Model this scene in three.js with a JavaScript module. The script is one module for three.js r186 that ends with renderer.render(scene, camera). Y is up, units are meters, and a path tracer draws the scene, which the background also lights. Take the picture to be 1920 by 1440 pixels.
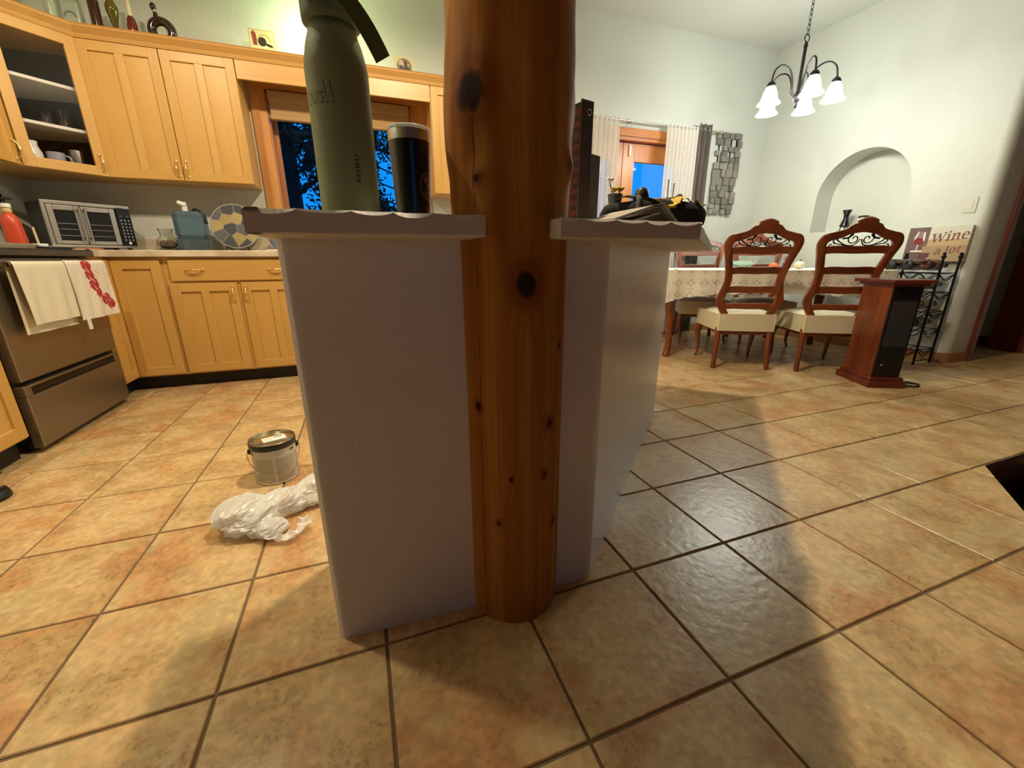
import * as THREE from 'three';
import { RoundedBoxGeometry } from 'three/addons/geometries/RoundedBoxGeometry.js';
import { mergeGeometries, toCreasedNormals } from 'three/addons/utils/BufferGeometryUtils.js';
import { RectAreaLightUniformsLib } from 'three/addons/lights/RectAreaLightUniformsLib.js';

// ---------------------------------------------------------------- camera, sky, exposure, room lights
const scene = new THREE.Scene();
const camera = new THREE.PerspectiveCamera(86.564, 4 / 3, 0.05, 200);
camera.rotation.order = 'YXZ';
camera.position.set(-0.694, 0.906, 0.835);
camera.rotation.set(-0.2966, -0.3494, -0.0036);
scene.add(camera);
const renderer = new THREE.WebGLRenderer({ antialias: true });
renderer.toneMapping = THREE.LinearToneMapping;
renderer.toneMappingExposure = 1.2;
renderer.shadowMap.enabled = true;
renderer.shadowMap.type = THREE.PCFSoftShadowMap;
RectAreaLightUniformsLib.init();
// clear dusk sky, deep blue all round
scene.background = new THREE.Color().setRGB(0.004, 0.27, 0.92);
const WARM = new THREE.Color().setRGB(1.0, 0.83, 0.58);
const NEUTRAL = new THREE.Color().setRGB(0.97, 1.0, 0.92);
const GREENISH = new THREE.Color().setRGB(0.74, 1.0, 0.56);
const KITCHEN_LAMP = 26, STOVE_LAMP = 12, CHANDELIER_BULB = 0.8, WALL_LAMP = 1.0;

// ---------------------------------------------------------------- helpers
let seed = 12345;
const rnd = () => { seed = (seed * 1664525 + 1013904223) >>> 0; return seed / 4294967296; };
const rr = (a, b) => a + (b - a) * rnd();
const V = (x, y, z) => new THREE.Vector3(x, y, z);
const taken = {};
function numbered(n) { const k = taken[n] = (taken[n] ?? -1) + 1; return k ? n + '_' + String(k).padStart(3, '0') : n; }
function shade(o) { o.castShadow = true; o.receiveShadow = true; return o; }
// box-projected uv in metres, v follows the grain axis
function uvm(g, grain = 'y', s = 1, off = 0) {
  if (g.index) g = g.toNonIndexed();
  if (!g.attributes.normal) g.computeVertexNormals();
  const p = g.attributes.position, uv = new Float32Array(p.count * 2);
  const a = V(0, 0, 0), b = V(0, 0, 0), c = V(0, 0, 0);
  for (let i = 0; i < p.count; i += 3) {
    a.fromBufferAttribute(p, i); b.fromBufferAttribute(p, i + 1); c.fromBufferAttribute(p, i + 2);
    const n = b.clone().sub(a).cross(c.clone().sub(a));
    const ax = Math.abs(n.x), ay = Math.abs(n.y), az = Math.abs(n.z);
    let axes = ax >= ay && ax >= az ? ['z', 'y'] : ay >= az ? ['x', 'z'] : ['x', 'y'];
    if (axes[0] === grain) axes = [axes[1], axes[0]];
    [a, b, c].forEach((q, k) => { uv[(i + k) * 2] = q[axes[0]] * s + off; uv[(i + k) * 2 + 1] = q[axes[1]] * s + off * 0.7; });
  }
  g.setAttribute('uv', new THREE.BufferAttribute(uv, 2));
  return g;
}
function clean(g) {
  if (g.index) g = g.toNonIndexed();
  for (const k of Object.keys(g.attributes)) if (!['position', 'normal', 'uv'].includes(k)) g.deleteAttribute(k);
  if (!g.attributes.uv) uvm(g);
  g.morphAttributes = {}; g.clearGroups();
  return g;
}
const merge = gs => gs.length === 1 ? clean(gs[0]) : mergeGeometries(gs.map(clean));
function M(name, geo, mat, parent) {
  const m = shade(new THREE.Mesh(Array.isArray(geo) ? merge(geo) : geo, mat));
  m.name = parent && parent !== scene ? name : numbered(name);
  (parent || scene).add(m);
  return m;
}
function thing(name, label, category, pos = [0, 0, 0], turn = 0, group) {
  const o = new THREE.Group(); o.name = numbered(name); o.position.set(...pos); o.rotation.y = turn;
  o.userData = { label, category }; if (group) o.userData.group = group;
  scene.add(o); return o;
}
function tag(o, label, category, group) { o.userData.label = label; o.userData.category = category; if (group) o.userData.group = group; return o; }
function struct(name, geo, mat, parent) { const m = M(name, geo, mat, parent); if (!parent) m.userData.kind = 'structure'; return m; }
function dup(root, pos, turn, label, group) {
  const r = root.clone(); r.name = numbered(root.name.replace(/_\d+$/, '')); scene.add(r); r.position.set(...pos); r.rotation.y = turn;
  r.userData = { ...root.userData, label }; if (group) r.userData.group = group; return r;
}
function bx(x0, x1, y0, y1, z0, z1, bev = 0, grain = 'y', s = 1) {
  const w = x1 - x0, h = y1 - y0, d = z1 - z0;
  const g = bev ? new RoundedBoxGeometry(w, h, d, 2, Math.min(bev, w / 2.01, h / 2.01, d / 2.01)) : new THREE.BoxGeometry(w, h, d);
  g.translate((x0 + x1) / 2, (y0 + y1) / 2, (z0 + z1) / 2);
  return uvm(g, grain, s, (x0 * 7.31 + y0 * 3.17 + z0 * 5.7) % 1);
}
function cyl(r0, r1, h, x = 0, y = 0, z = 0, seg = 24, open = false) { const g = new THREE.CylinderGeometry(r1, r0, h, seg, 1, open); g.translate(x, y + h / 2, z); return g; }
function sph(r, x, y, z, sx = 1, sy = 1, sz = 1, seg = 16) { const g = new THREE.SphereGeometry(r, seg, Math.max(8, seg * 0.7 | 0)); g.scale(sx, sy, sz); g.translate(x, y, z); return g; }
function lathe(pts, seg = 32, x = 0, y = 0, z = 0) { const g = new THREE.LatheGeometry(pts.map(p => new THREE.Vector2(...p)), seg); g.translate(x, y, z); return g; }
function ylathe(pts, seg, h) { const g = lathe(pts, seg), p = g.attributes.position, u = g.attributes.uv; for (let i = 0; i < p.count; i++) u.setY(i, p.getY(i) / h); return g; }
function tube(pts, r, seg = 24, rad = 8, closed = false) {
  const c = new THREE.CatmullRomCurve3(pts.map(p => p.isVector3 ? p : V(...p)), closed, 'centripetal');
  return new THREE.TubeGeometry(c, seg, r, rad, closed);
}
function rod(a, b, r, rad = 8) {
  const A = V(...a), B = V(...b), L = A.distanceTo(B), g = new THREE.CylinderGeometry(r, r, L, rad);
  g.applyQuaternion(new THREE.Quaternion().setFromUnitVectors(V(0, 1, 0), B.clone().sub(A).normalize()));
  const m = A.add(B).multiplyScalar(0.5); g.translate(m.x, m.y, m.z); return g;
}
// tube whose radius changes along the way
function vtube(pts, radii, seg = 24, rad = 10) {
  const c = new THREE.CatmullRomCurve3(pts.map(p => V(...p)), false, 'centripetal'), fr = c.computeFrenetFrames(seg, false);
  const P = [], I = [];
  for (let i = 0; i <= seg; i++) {
    const t = i / seg, p = c.getPointAt(t), f = t * (radii.length - 1), k = Math.min(radii.length - 2, f | 0), r = radii[k] + (radii[k + 1] - radii[k]) * (f - k);
    for (let j = 0; j <= rad; j++) { const a = j / rad * Math.PI * 2; const q = p.clone().addScaledVector(fr.normals[i], Math.cos(a) * r).addScaledVector(fr.binormals[i], Math.sin(a) * r); P.push(q.x, q.y, q.z); }
  }
  for (let i = 0; i < seg; i++) for (let j = 0; j < rad; j++) { const a = i * (rad + 1) + j, b = a + rad + 1; I.push(a, b, a + 1, b, b + 1, a + 1); }
  const g = new THREE.BufferGeometry(); g.setAttribute('position', new THREE.Float32BufferAttribute(P, 3)); g.setIndex(I); g.computeVertexNormals();
  const cap = [c.getPointAt(0), c.getPointAt(1)].map((p, k) => sph(radii[k ? radii.length - 1 : 0], p.x, p.y, p.z, 1, 1, 1, 10));
  return merge([uvm(g), ...cap.map(q => uvm(q))]);
}
// flat outline (x, y) pushed out along z, bevelled
function ext(pts, depth, bev = 0, holes = [], seg = 12) {
  const s = pts.getPoints ? pts : new THREE.Shape(pts.map(p => new THREE.Vector2(...p)));
  for (const h of holes) s.holes.push(h.getPoints ? h : new THREE.Path(h.map(p => new THREE.Vector2(...p))));
  return new THREE.ExtrudeGeometry(s, { depth: depth - 2 * bev, bevelEnabled: bev > 0, bevelThickness: bev, bevelSize: bev, bevelOffset: -bev, bevelSegments: 2, curveSegments: seg }).translate(0, 0, bev);
}
// plan outline in world (x, z) raised from y0 to y1
function slab(pts, y0, y1, bev = 0) {
  const g = ext(pts.map(([x, z]) => [x, -z]), y1 - y0, bev); g.rotateX(-Math.PI / 2); g.translate(0, y0, 0); return g;
}
function spline(pts, n) { return new THREE.SplineCurve(pts.map(p => new THREE.Vector2(...p))).getPoints(n).map(v => [v.x, v.y]); }
function grid(nu, nv, f) {
  const P = [], U = [], I = [];
  for (let j = 0; j <= nv; j++) for (let i = 0; i <= nu; i++) { const [x, y, z, u, v] = f(i / nu, j / nv); P.push(x, y, z); U.push(u ?? i / nu, v ?? j / nv); }
  for (let j = 0; j < nv; j++) for (let i = 0; i < nu; i++) { const a = j * (nu + 1) + i, b = a + nu + 1; I.push(a, a + 1, b, a + 1, b + 1, b); }
  const g = new THREE.BufferGeometry(); g.setAttribute('position', new THREE.Float32BufferAttribute(P, 3)); g.setAttribute('uv', new THREE.Float32BufferAttribute(U, 2)); g.setIndex(I); g.computeVertexNormals(); return g;
}

// ---------------------------------------------------------------- noise and textures
function hash(x, y, s) { let h = Math.imul(x, 374761393) ^ Math.imul(y, 668265263) ^ Math.imul(s, 2147483629 | 0); h = Math.imul(h ^ (h >>> 13), 1274126177); return ((h ^ (h >>> 16)) >>> 0) / 4294967296; }
function vn(x, y, px, py, s) {   // value noise, tiling after px, py cells
  const xi = Math.floor(x), yi = Math.floor(y), fx = x - xi, fy = y - yi, u = fx * fx * (3 - 2 * fx), v = fy * fy * (3 - 2 * fy);
  const m = (a, p) => ((a % p) + p) % p;
  const a = hash(m(xi, px), m(yi, py), s), b = hash(m(xi + 1, px), m(yi, py), s), c = hash(m(xi, px), m(yi + 1, py), s), d = hash(m(xi + 1, px), m(yi + 1, py), s);
  return a + (b - a) * u + (c - a) * v + (a - b - c + d) * u * v;
}
function fbm(u, v, fx, fy, oct, s) { let t = 0, a = 0.5, n = 0; for (let o = 0; o < oct; o++) { t += a * vn(u * fx, v * fy, fx, fy, s + o * 17); n += a; a *= 0.5; fx *= 2; fy *= 2; } return t / n; }
const mix = (a, b, t) => a + (b - a) * t, mix3 = (a, b, t) => [mix(a[0], b[0], t), mix(a[1], b[1], t), mix(a[2], b[2], t)], sat = t => Math.max(0, Math.min(1, t)), sst = (a, b, t) => { t = sat((t - a) / (b - a)); return t * t * (3 - 2 * t); };
function tex(w, h, f, srgb = true) {
  const d = new Uint8Array(w * h * 4);
  for (let y = 0; y < h; y++) for (let x = 0; x < w; x++) { const c = f(x / w, y / h), i = (y * w + x) * 4; d[i] = c[0]; d[i + 1] = c[1]; d[i + 2] = c[2]; d[i + 3] = 255; }
  const t = new THREE.DataTexture(d, w, h, THREE.RGBAFormat); t.wrapS = t.wrapT = THREE.RepeatWrapping; t.magFilter = THREE.LinearFilter; t.minFilter = THREE.LinearMipmapLinearFilter; t.generateMipmaps = true;
  if (srgb) t.colorSpace = THREE.SRGBColorSpace; t.needsUpdate = true; return t;
}
const grey = (w, h, f) => tex(w, h, (u, v) => { const c = sat(f(u, v)) * 255; return [c, c, c]; }, false);
function rep(t, x, y) { const c = t.clone(); c.repeat.set(x, y); c.needsUpdate = true; return c; }
function canvasTex(w, h, draw, srgb = true) {
  const c = document.createElement('canvas'); c.width = w; c.height = h; draw(c.getContext('2d'), w, h);
  const t = new THREE.CanvasTexture(c); if (srgb) t.colorSpace = THREE.SRGBColorSpace; t.anisotropy = 8; return t;
}
const std = o => new THREE.MeshStandardMaterial(o), phy = o => new THREE.MeshPhysicalMaterial(o);
const C = (r, g, b) => new THREE.Color(`rgb(${r},${g},${b})`);
function woodTex(light, dark, sx, sy, s, streak = 1) {
  return tex(512, 512, (u, v) => {
    const w = fbm(u, v, 3, 2, 3, s) * 0.6, g = fbm(u + w * 0.06, v, sx, sy, 4, s + 3), f = fbm(u, v, sx * 6, sy * 2, 2, s + 9), b = fbm(u, v, 2, 3, 3, s + 21);
    const t = sat((g - 0.5) * 1.6 * streak + 0.42 + (f - 0.5) * 0.5 * streak + (b - 0.5) * 0.5);
    return mix3(light, dark, t);
  });
}
const mapleT = woodTex([212, 170, 96], [198, 152, 76], 9, 1, 5, 0.6);
const mapleFineT = woodTex([212, 168, 98], [194, 146, 78], 12, 1, 8, 0.7);
const pineT = woodTex([206, 148, 80], [168, 104, 48], 10, 1, 31, 1.2);
const cherryT = woodTex([138, 68, 26], [86, 37, 13], 12, 2, 41, 1.1);
const darkCherryT = woodTex([118, 44, 22], [78, 26, 12], 14, 2, 47, 1);
const plasterB = grey(512, 512, (u, v) => fbm(u, v, 14, 14, 4, 71) * 0.7 + fbm(u, v, 60, 60, 2, 73) * 0.3);
const fineB = grey(256, 256, (u, v) => fbm(u, v, 40, 40, 3, 79));
const weaveB = grey(256, 256, (u, v) => 0.5 + 0.25 * Math.sin(u * Math.PI * 2 * 64) * Math.sin(v * Math.PI * 2 * 64) + (fbm(u, v, 16, 16, 2, 83) - 0.5) * 0.3);
const wallPaint = (r, g, b, rough = 0.5) => std({ color: C(r, g, b), roughness: rough, bumpMap: rep(plasterB, 1.2, 1.2), bumpScale: 0.0025 });
const mat = {
  wall: wallPaint(203, 206, 197, 0.55),
  barWall: std({ color: C(222, 220, 220), roughness: 0.33, bumpMap: rep(plasterB, 3, 3), bumpScale: 0.0016 }),
  ceiling: wallPaint(196, 198, 190, 0.8),
  grout: std({ color: C(122, 100, 74), roughness: 0.95, bumpMap: rep(fineB, 4, 4), bumpScale: 0.001 }),
  maple: phy({ map: mapleT, roughness: 0.42, clearcoat: 0.25, clearcoatRoughness: 0.35, bumpMap: mapleT, bumpScale: 0.0002 }),
  mapleTrim: phy({ map: mapleFineT, roughness: 0.42, clearcoat: 0.25, clearcoatRoughness: 0.35 }),
  pine: phy({ map: pineT, roughness: 0.5, clearcoat: 0.15, clearcoatRoughness: 0.4 }),
  doorWood: phy({ map: woodTex([212, 134, 44], [178, 100, 28], 12, 2, 53, 1), roughness: 0.4, clearcoat: 0.3, clearcoatRoughness: 0.3 }),
  cherry: phy({ map: cherryT, roughness: 0.35, clearcoat: 0.4, clearcoatRoughness: 0.25 }),
  darkCherry: phy({ map: darkCherryT, roughness: 0.38, clearcoat: 0.3, clearcoatRoughness: 0.3 }),
  baseboard: std({ map: woodTex([176, 132, 86], [140, 98, 58], 10, 2, 59, 1), roughness: 0.5 }),
  brass: std({ color: C(238, 204, 140), metalness: 1, roughness: 0.3 }),
  steel: std({ color: C(196, 192, 184), metalness: 1, roughness: 0.32, bumpMap: rep(fineB, 2, 40), bumpScale: 0.0001 }),
  rangeSteel: std({ color: C(150, 140, 124), metalness: 0.9, roughness: 0.42 }),
  chrome: std({ color: C(220, 220, 220), metalness: 1, roughness: 0.15 }),
  black: std({ color: C(16, 16, 18), roughness: 0.45 }),
  blackGloss: phy({ color: C(10, 10, 12), roughness: 0.18, clearcoat: 0.6 }),
  blackCloth: std({ color: C(14, 14, 17), roughness: 0.95, bumpMap: rep(weaveB, 4, 4), bumpScale: 0.0006 }),
  iron: std({ color: C(26, 25, 28), metalness: 0.6, roughness: 0.5 }),
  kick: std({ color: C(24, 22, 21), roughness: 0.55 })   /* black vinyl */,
  stone: phy({ color: C(250, 246, 238), roughness: 0.4, bumpMap: rep(plasterB, 2, 2), bumpScale: 0.001, map: tex(256, 256, (u, v) => { const a = fbm(u, v, 6, 6, 4, 91); return mix3([232, 224, 208], [196, 184, 164], sst(0.3, 0.8, a)); }) }),
  barTop: phy({ color: C(206, 200, 194), roughness: 0.45, bumpMap: rep(plasterB, 3, 3), bumpScale: 0.0012 }),
  glass: phy({ color: 0xffffff, transmission: 1, roughness: 0.02, thickness: 0, ior: 1.5 }),
  clearGlass: phy({ color: C(245, 248, 245), transmission: 1, roughness: 0.03, thickness: 0.004, ior: 1.48 }),
  unseenDarkWood: std({ map: woodTex([150, 100, 58], [108, 66, 34], 4, 8, 97, 1), roughness: 0.6 }),  // living room wood out of view, chosen dark to cut bounced light
  white: std({ color: C(232, 230, 224), roughness: 0.5 }),
  whiteGloss: phy({ color: C(228, 228, 228), roughness: 0.2, clearcoat: 0.5 }),
};

// ---------------------------------------------------------------- the room shell
const X0 = -2.87, X1 = 5.65, Z0 = -3.39, Z1 = 6.4, H = 3.19, ZL = 1.1, XN = 4.15, T = 0.36;
const rect = (x0, x1, y0, y1) => [[x0, y0], [x1, y0], [x1, y1], [x0, y1]];
const WIN = [-1.25, -0.1, 1.08, 2.2], DOOR = [1.27, 3.09, 0, 2.16];
{
  const g = ext([[X0 - 0.15, -0.5], [DOOR[0], -0.5], [DOOR[0], DOOR[3]], [DOOR[1], DOOR[3]], [DOOR[1], -0.5], [X1 + 0.15, -0.5], [X1 + 0.15, H], [X0 - 0.15, H]], 0.2, 0, [rect(...WIN)]);
  g.translate(0, 0, Z0 - 0.2); struct('wall_back', uvm(g), mat.wall);
  struct('wall_left', bx(X0 - 0.15, X0, -0.5, H, Z0, ZL), mat.wall);
  struct('wall_living_left', bx(X0 - 0.15, X0, -0.5, H, ZL, Z1 + 0.2, 0, 'z'), mat.unseenDarkWood);
  struct('wall_hall', bx(X1, X1 + 0.15, -0.6, H, Z0, 0.2), mat.wall);
  struct('wall_living_right', bx(X1, X1 + 0.15, -0.6, H, 0.2, Z1 + 0.2, 0, 'z'), mat.unseenDarkWood);
  const gl = ext(rect(X0, X1, -0.6, H), 0.2, 0, [rect(-0.9, 0.5, 0.85, 2.05)]); gl.translate(0, 0, Z1); struct('wall_living', uvm(gl, 'x'), mat.unseenDarkWood);  // rear wall out of view, set far back to weaken bounce on the bar
  struct('ceiling', bx(X0 - 0.15, X1 + 0.15, H, H + 0.15, Z0 - 0.2, ZL), mat.ceiling);
  struct('ceiling_living', bx(X0 - 0.15, X1 + 0.15, H, H + 0.15, ZL, Z1 + 0.2, 0, 'x'), mat.unseenDarkWood);  // unseen ceiling made of dark wood to keep the bar front dim
  // niche wall: outline in (z, y), pushed out along x
  const zc = -2.19, r = 0.43, ys = 1.18, yc = 1.51, arch = [[zc - r, ys], [zc + r, ys]];
  for (let i = 0; i <= 24; i++) { const a = i / 24 * Math.PI; arch.push([zc + Math.cos(a) * r, yc + Math.sin(a) * r]); }
  const sh = new THREE.Shape(rect(Z0, -1.45, -0.1, H).map(p => new THREE.Vector2(p[0], p[1])));
  const gn = new THREE.ExtrudeGeometry(sh.holes.push(new THREE.Path(arch.map(p => new THREE.Vector2(...p)))) && sh, { depth: 0.25, bevelEnabled: false });
  { const p = gn.attributes.position, q = [];   // (z, y, depth) -> (x, y, z)
    for (let i = 0; i < p.count; i++) q.push(XN + p.getZ(i), p.getY(i), p.getX(i));
    gn.deleteAttribute('normal'); gn.deleteAttribute('uv'); gn.setAttribute('position', new THREE.Float32BufferAttribute(q, 3)); }
  { const p = gn.attributes.position; for (let i = 0; i < p.count; i += 3) for (const k of [0, 1, 2]) { const a = p.array[(i + 1) * 3 + k]; p.array[(i + 1) * 3 + k] = p.array[(i + 2) * 3 + k]; p.array[(i + 2) * 3 + k] = a; } }
  gn.computeVertexNormals();
  const corner = [[XN, -1.45]];
  for (let i = 0; i <= 8; i++) { const a = Math.PI - i / 8 * Math.PI / 2; corner.push([XN + 0.07 + Math.cos(a) * 0.07, -1.24 + Math.sin(a) * 0.07]); }
  corner.push([4.47, -1.17], [4.47, -1.45]);
  struct('wall_right', [uvm(gn), bx(XN + 0.25, XN + 0.32, -0.1, H, Z0, -1.45), uvm(slab(corner, -0.1, H))], mat.wall);
  struct('wall_doorway', [bx(4.47, 5.45, 2.17, H, -1.37, -1.17), bx(5.45, X1, -0.1, H, -1.37, -1.17)], mat.wall);
  // wooden casing of the hall doorway
  struct('trim_1', [bx(4.45, 4.52, 0, 2.089, -1.40, -1.145, 0.006), bx(5.4, 5.47, 0, 2.089, -1.40, -1.145, 0.006), bx(4.45, 5.47, 2.09, 2.17, -1.40, -1.145, 0.006, 'x')], mat.darkCherry);
  struct('baseboard_right', bx(XN - 0.014, XN, 0, 0.09, Z0, -1.25, 0.005, 'z'), mat.baseboard);
  const bb = [[XN - 0.014, -1.25]]; for (let i = 0; i <= 8; i++) { const a = Math.PI - i / 8 * Math.PI / 2; bb.push([XN + 0.07 + Math.cos(a) * 0.084, -1.24 + Math.sin(a) * 0.084]); } bb.push([4.45, -1.156], [4.45, -1.17], [4.2, -1.18], [XN, -1.25]);
  struct('baseboard_corner', uvm(slab(bb, 0, 0.09), 'x'), mat.baseboard);
  struct('baseboard_back', [bx(0.9, 1.2, 0, 0.09, Z0, Z0 + 0.014, 0.005, 'x'), bx(3.16, XN - 0.014, 0, 0.09, Z0, Z0 + 0.014, 0.005, 'x')], mat.baseboard);
  struct('baseboard_hall', bx(X1 - 0.014, X1, 0, 0.09, Z0, -1.37, 0.005, 'z'), mat.darkCherry);
}

// ---------------------------------------------------------------- floor: single tiles with recessed grout
const tileMats = [];
for (let k = 0; k < 8; k++) {
  const s = 200 + k * 31, rust = [0.2, 0.55, 0.3, 0.75, 0.1, 0.45, 0.3, 0.6][k];
  const t = tex(384, 384, (u, v) => {
    const a = fbm(u, v, 3, 3, 5, s), b = fbm(u, v, 2, 4, 4, s + 5), f = fbm(u, v, 24, 24, 3, s + 7), sp = fbm(u, v, 50, 50, 2, s + 11);
    let c = mix3([208, 178, 130], [190, 158, 110], sst(0.35, 0.7, a));
    c = mix3(c, [194, 142, 96], sst(0.62 - rust * 0.3, 0.86 - rust * 0.2, b) * (0.5 + rust * 0.5));
    c = mix3(c, [204, 184, 138], sst(0.58, 0.8, fbm(u, v, 4, 3, 3, s + 13)) * 0.6);
    const d = 1 + (f - 0.5) * 0.26 - sst(0.62, 0.8, sp) * sst(0.45, 0.6, a) * 0.14;
    return [sat(c[0] * d / 255) * 255, sat(c[1] * d / 255) * 255, sat(c[2] * d / 255) * 255];
  });
  tileMats.push(std({ map: t, roughness: 0.3, bumpMap: k < 4 ? (tileMats.b ??= [])[k] = grey(256, 256, (u, v) => fbm(u, v, 20, 20, 4, s + 3) * 0.75 + fbm(u, v, 5, 5, 2, s + 4) * 0.25) : tileMats.b[k - 4], bumpScale: 0.0012 }));
}
function clip(poly, nx, nz, d) {    // keep nx*x + nz*z <= d
  const out = [];
  for (let i = 0; i < poly.length; i++) {
    const a = poly[i], b = poly[(i + 1) % poly.length], da = nx * a[0] + nz * a[1] - d, db = nx * b[0] + nz * b[1] - d;
    if (da <= 0) out.push(a);
    if ((da < 0 && db > 0) || (da > 0 && db < 0)) { const t = da / (da - db); out.push([a[0] + (b[0] - a[0]) * t, a[1] + (b[1] - a[1]) * t]); }
  }
  return out;
}
// one tile from its outline (local, counter-clockwise seen from above is not required)
function tileGeo(poly, top = 0, thick = 0.008, bev = 0.0025, rot = 0) {
  const n = poly.length, P = [], U = [], ctr = poly.reduce((a, p) => [a[0] + p[0] / n, a[1] + p[1] / n], [0, 0]);
  const ins = poly.map(([x, z]) => { const dx = ctr[0] - x, dz = ctr[1] - z, L = Math.hypot(dx, dz) || 1; return [x + dx / L * bev * 1.4, z + dz / L * bev * 1.4]; });
  const uv = (x, z) => { let u = x / T + 0.5, v = z / T + 0.5; for (let k = 0; k < rot; k++) [u, v] = [1 - v, u]; U.push(u * 0.98, v * 0.98); };
  const area = poly.reduce((a, p, i) => { const q = poly[(i + 1) % n]; return a + p[0] * q[1] - q[0] * p[1]; }, 0);
  const push = (a, b, c) => { for (const q of area > 0 ? [a, c, b] : [a, b, c]) { P.push(q[0], q[1], q[2]); uv(q[0], q[2]); } };
  for (let i = 1; i < n - 1; i++) push([ins[0][0], top, ins[0][1]], [ins[i][0], top, ins[i][1]], [ins[i + 1][0], top, ins[i + 1][1]]);
  for (let i = 0; i < n; i++) {
    const j = (i + 1) % n, a = poly[i], b = poly[j], c = ins[i], d = ins[j], y1 = top - bev, y0 = top - thick;
    push([c[0], top, c[1]], [a[0], y1, a[1]], [b[0], y1, b[1]]); push([c[0], top, c[1]], [b[0], y1, b[1]], [d[0], top, d[1]]);
    push([a[0], y1, a[1]], [a[0], y0, a[1]], [b[0], y0, b[1]]); push([a[0], y1, a[1]], [b[0], y0, b[1]], [b[0], y1, b[1]]);
  }
  const g = new THREE.BufferGeometry(); g.setAttribute('position', new THREE.Float32BufferAttribute(P, 3)); g.setAttribute('uv', new THREE.Float32BufferAttribute(U, 2)); g.computeVertexNormals(); return g;
}
{
  const hole = [[1.91, 0.002], [X1, 0.002], [X1, Z1], [0.5, Z1], [0.5, 0.995]];
  const outline = [[X0, Z0], [X1, Z0], [X1, 0.002], [1.91, 0.002], [0.5, 0.995], [0.5, Z1], [X0, Z1]];
  const floor = struct('floor', uvm(slab(outline, -0.12, -0.0045)), mat.grout);
  const gr = 0.0038, h2 = T / 2 - gr, full = [0, 1, 2, 3].map(r => tileGeo([[-h2, -h2], [h2, -h2], [h2, h2], [-h2, h2]], 0, 0.008, 0.0025, r));
  camera.updateMatrixWorld(); camera.updateProjectionMatrix();
  const far = [], nx = 0.993 / Math.hypot(0.993, 1.41), nz = 1.41 / Math.hypot(0.993, 1.41);
  let n = 0;
  for (let i = -8; i <= 16; i++) for (let j = -18; j <= 9; j++) {
    const cx = (i + 0.5) * T, cz = -(j + 0.5) * T;
    let poly = [[cx - h2, cz - h2], [cx + h2, cz - h2], [cx + h2, cz + h2], [cx - h2, cz + h2]];
    poly = clip(poly, -1, 0, -X0); poly = clip(poly, 1, 0, X1); poly = clip(poly, 0, -1, -Z0); poly = clip(poly, 0, 1, Z1);
    if (cz > 0) { poly = clip(poly, nx, nz, nx * 1.91 + nz * 0.002); if (cx > 0.3 && cz > 0.9) poly = clip(poly, 1, 0, 0.5); }
    if (poly.length < 3) continue;
    const q = V(cx, 0, cz).project(camera), depth = V(cx, 0, cz).applyMatrix4(camera.matrixWorldInverse).z;
    const behind = cz < -2.9 && cx < 1 || cx < -2.35 || (cx > -0.8 && cx < 0.5 && cz < -0.25 && cx + cz < -0.45 && cz > -3);
    const seen = depth < 0 && Math.abs(q.x) < 1.12 && Math.abs(q.y) < 1.2 && !behind;
    const local = poly.map(([x, z]) => [x - cx, z - cz]), whole = local.length === 4 && local.every(([x, z]) => Math.abs(Math.abs(x) - h2) < 1e-6 && Math.abs(Math.abs(z) - h2) < 1e-6);
    const rot = hash(i, j, 5) * 4 | 0, g = whole ? full[rot] : tileGeo(local, 0, 0.008, 0.0025, rot), m = tileMats[hash(i + 3, j, 9) * 8 | 0];
    if (!seen) { far.push(g.clone().translate(cx, 0, cz)); continue; }
    const t = M('floor_tile', g, m, floor); t.position.set(cx, (hash(i, j, 77) - 0.5) * 0.0012, cz); n++;
  }
  const rest = M('floor_tiles', far, tileMats[2], floor); rest.userData.kind = 'stuff';
  console.log('floor tiles', n, far.length);
  // sunken floor beyond the tiled edge, one step down and then the lower level
  const low = struct('floor_lower', bx(0.4, X1, -0.62, -0.4, 0.0, Z1), mat.grout);
  for (let i = 1; i <= 12; i++) for (let j = -4; j < 0; j++) { const t = M('floor_tile', full[0], tileMats[(i + j + 14) % 8], low); t.position.set((i + 0.5) * T, -0.396, -(j + 0.5) * T); }
  const st = struct('stair_riser', [uvm(slab([[1.905, -0.02], [X1, -0.02], [X1, 0.004], [1.917, 0.004]], -0.4, -0.02), 'x')], mat.darkCherry);
  struct('stair_riser', [uvm(slab([[1.905, 0.0], [1.917, 0.006], [0.515, 0.997], [0.5, 0.985]], -0.4, -0.02), 'x')], mat.darkCherry);
  struct('stair_tread', bx(2.05, 3.4, -0.4, -0.2, 0.35, 0.72, 0.006, 'x'), mat.darkCherry);
  // black bag lying on the lower level
  const bag = tag(M('duffel_bag', (() => { const g = new THREE.SphereGeometry(1, 28, 18), p = g.attributes.position; for (let i = 0; i < p.count; i++) { const x = p.getX(i), y = p.getY(i), z = p.getZ(i), w = 1 + 0.1 * Math.sin(x * 9 + z * 4) * Math.cos(y * 7); p.setXYZ(i, Math.sign(x) * Math.pow(Math.abs(x), 0.75) * 0.32 * w, Math.max(-0.75, Math.sign(y) * Math.pow(Math.abs(y), 0.8)) * 0.17 * w, z * 0.17 * w); } g.computeVertexNormals(); return g; })(), mat.blackCloth), 'black cloth bag lying in the sunken floor beside the dark riser', 'bag');
  bag.position.set(2.33, -0.27, 0.2); bag.rotation.y = 0.5;
}

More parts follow.
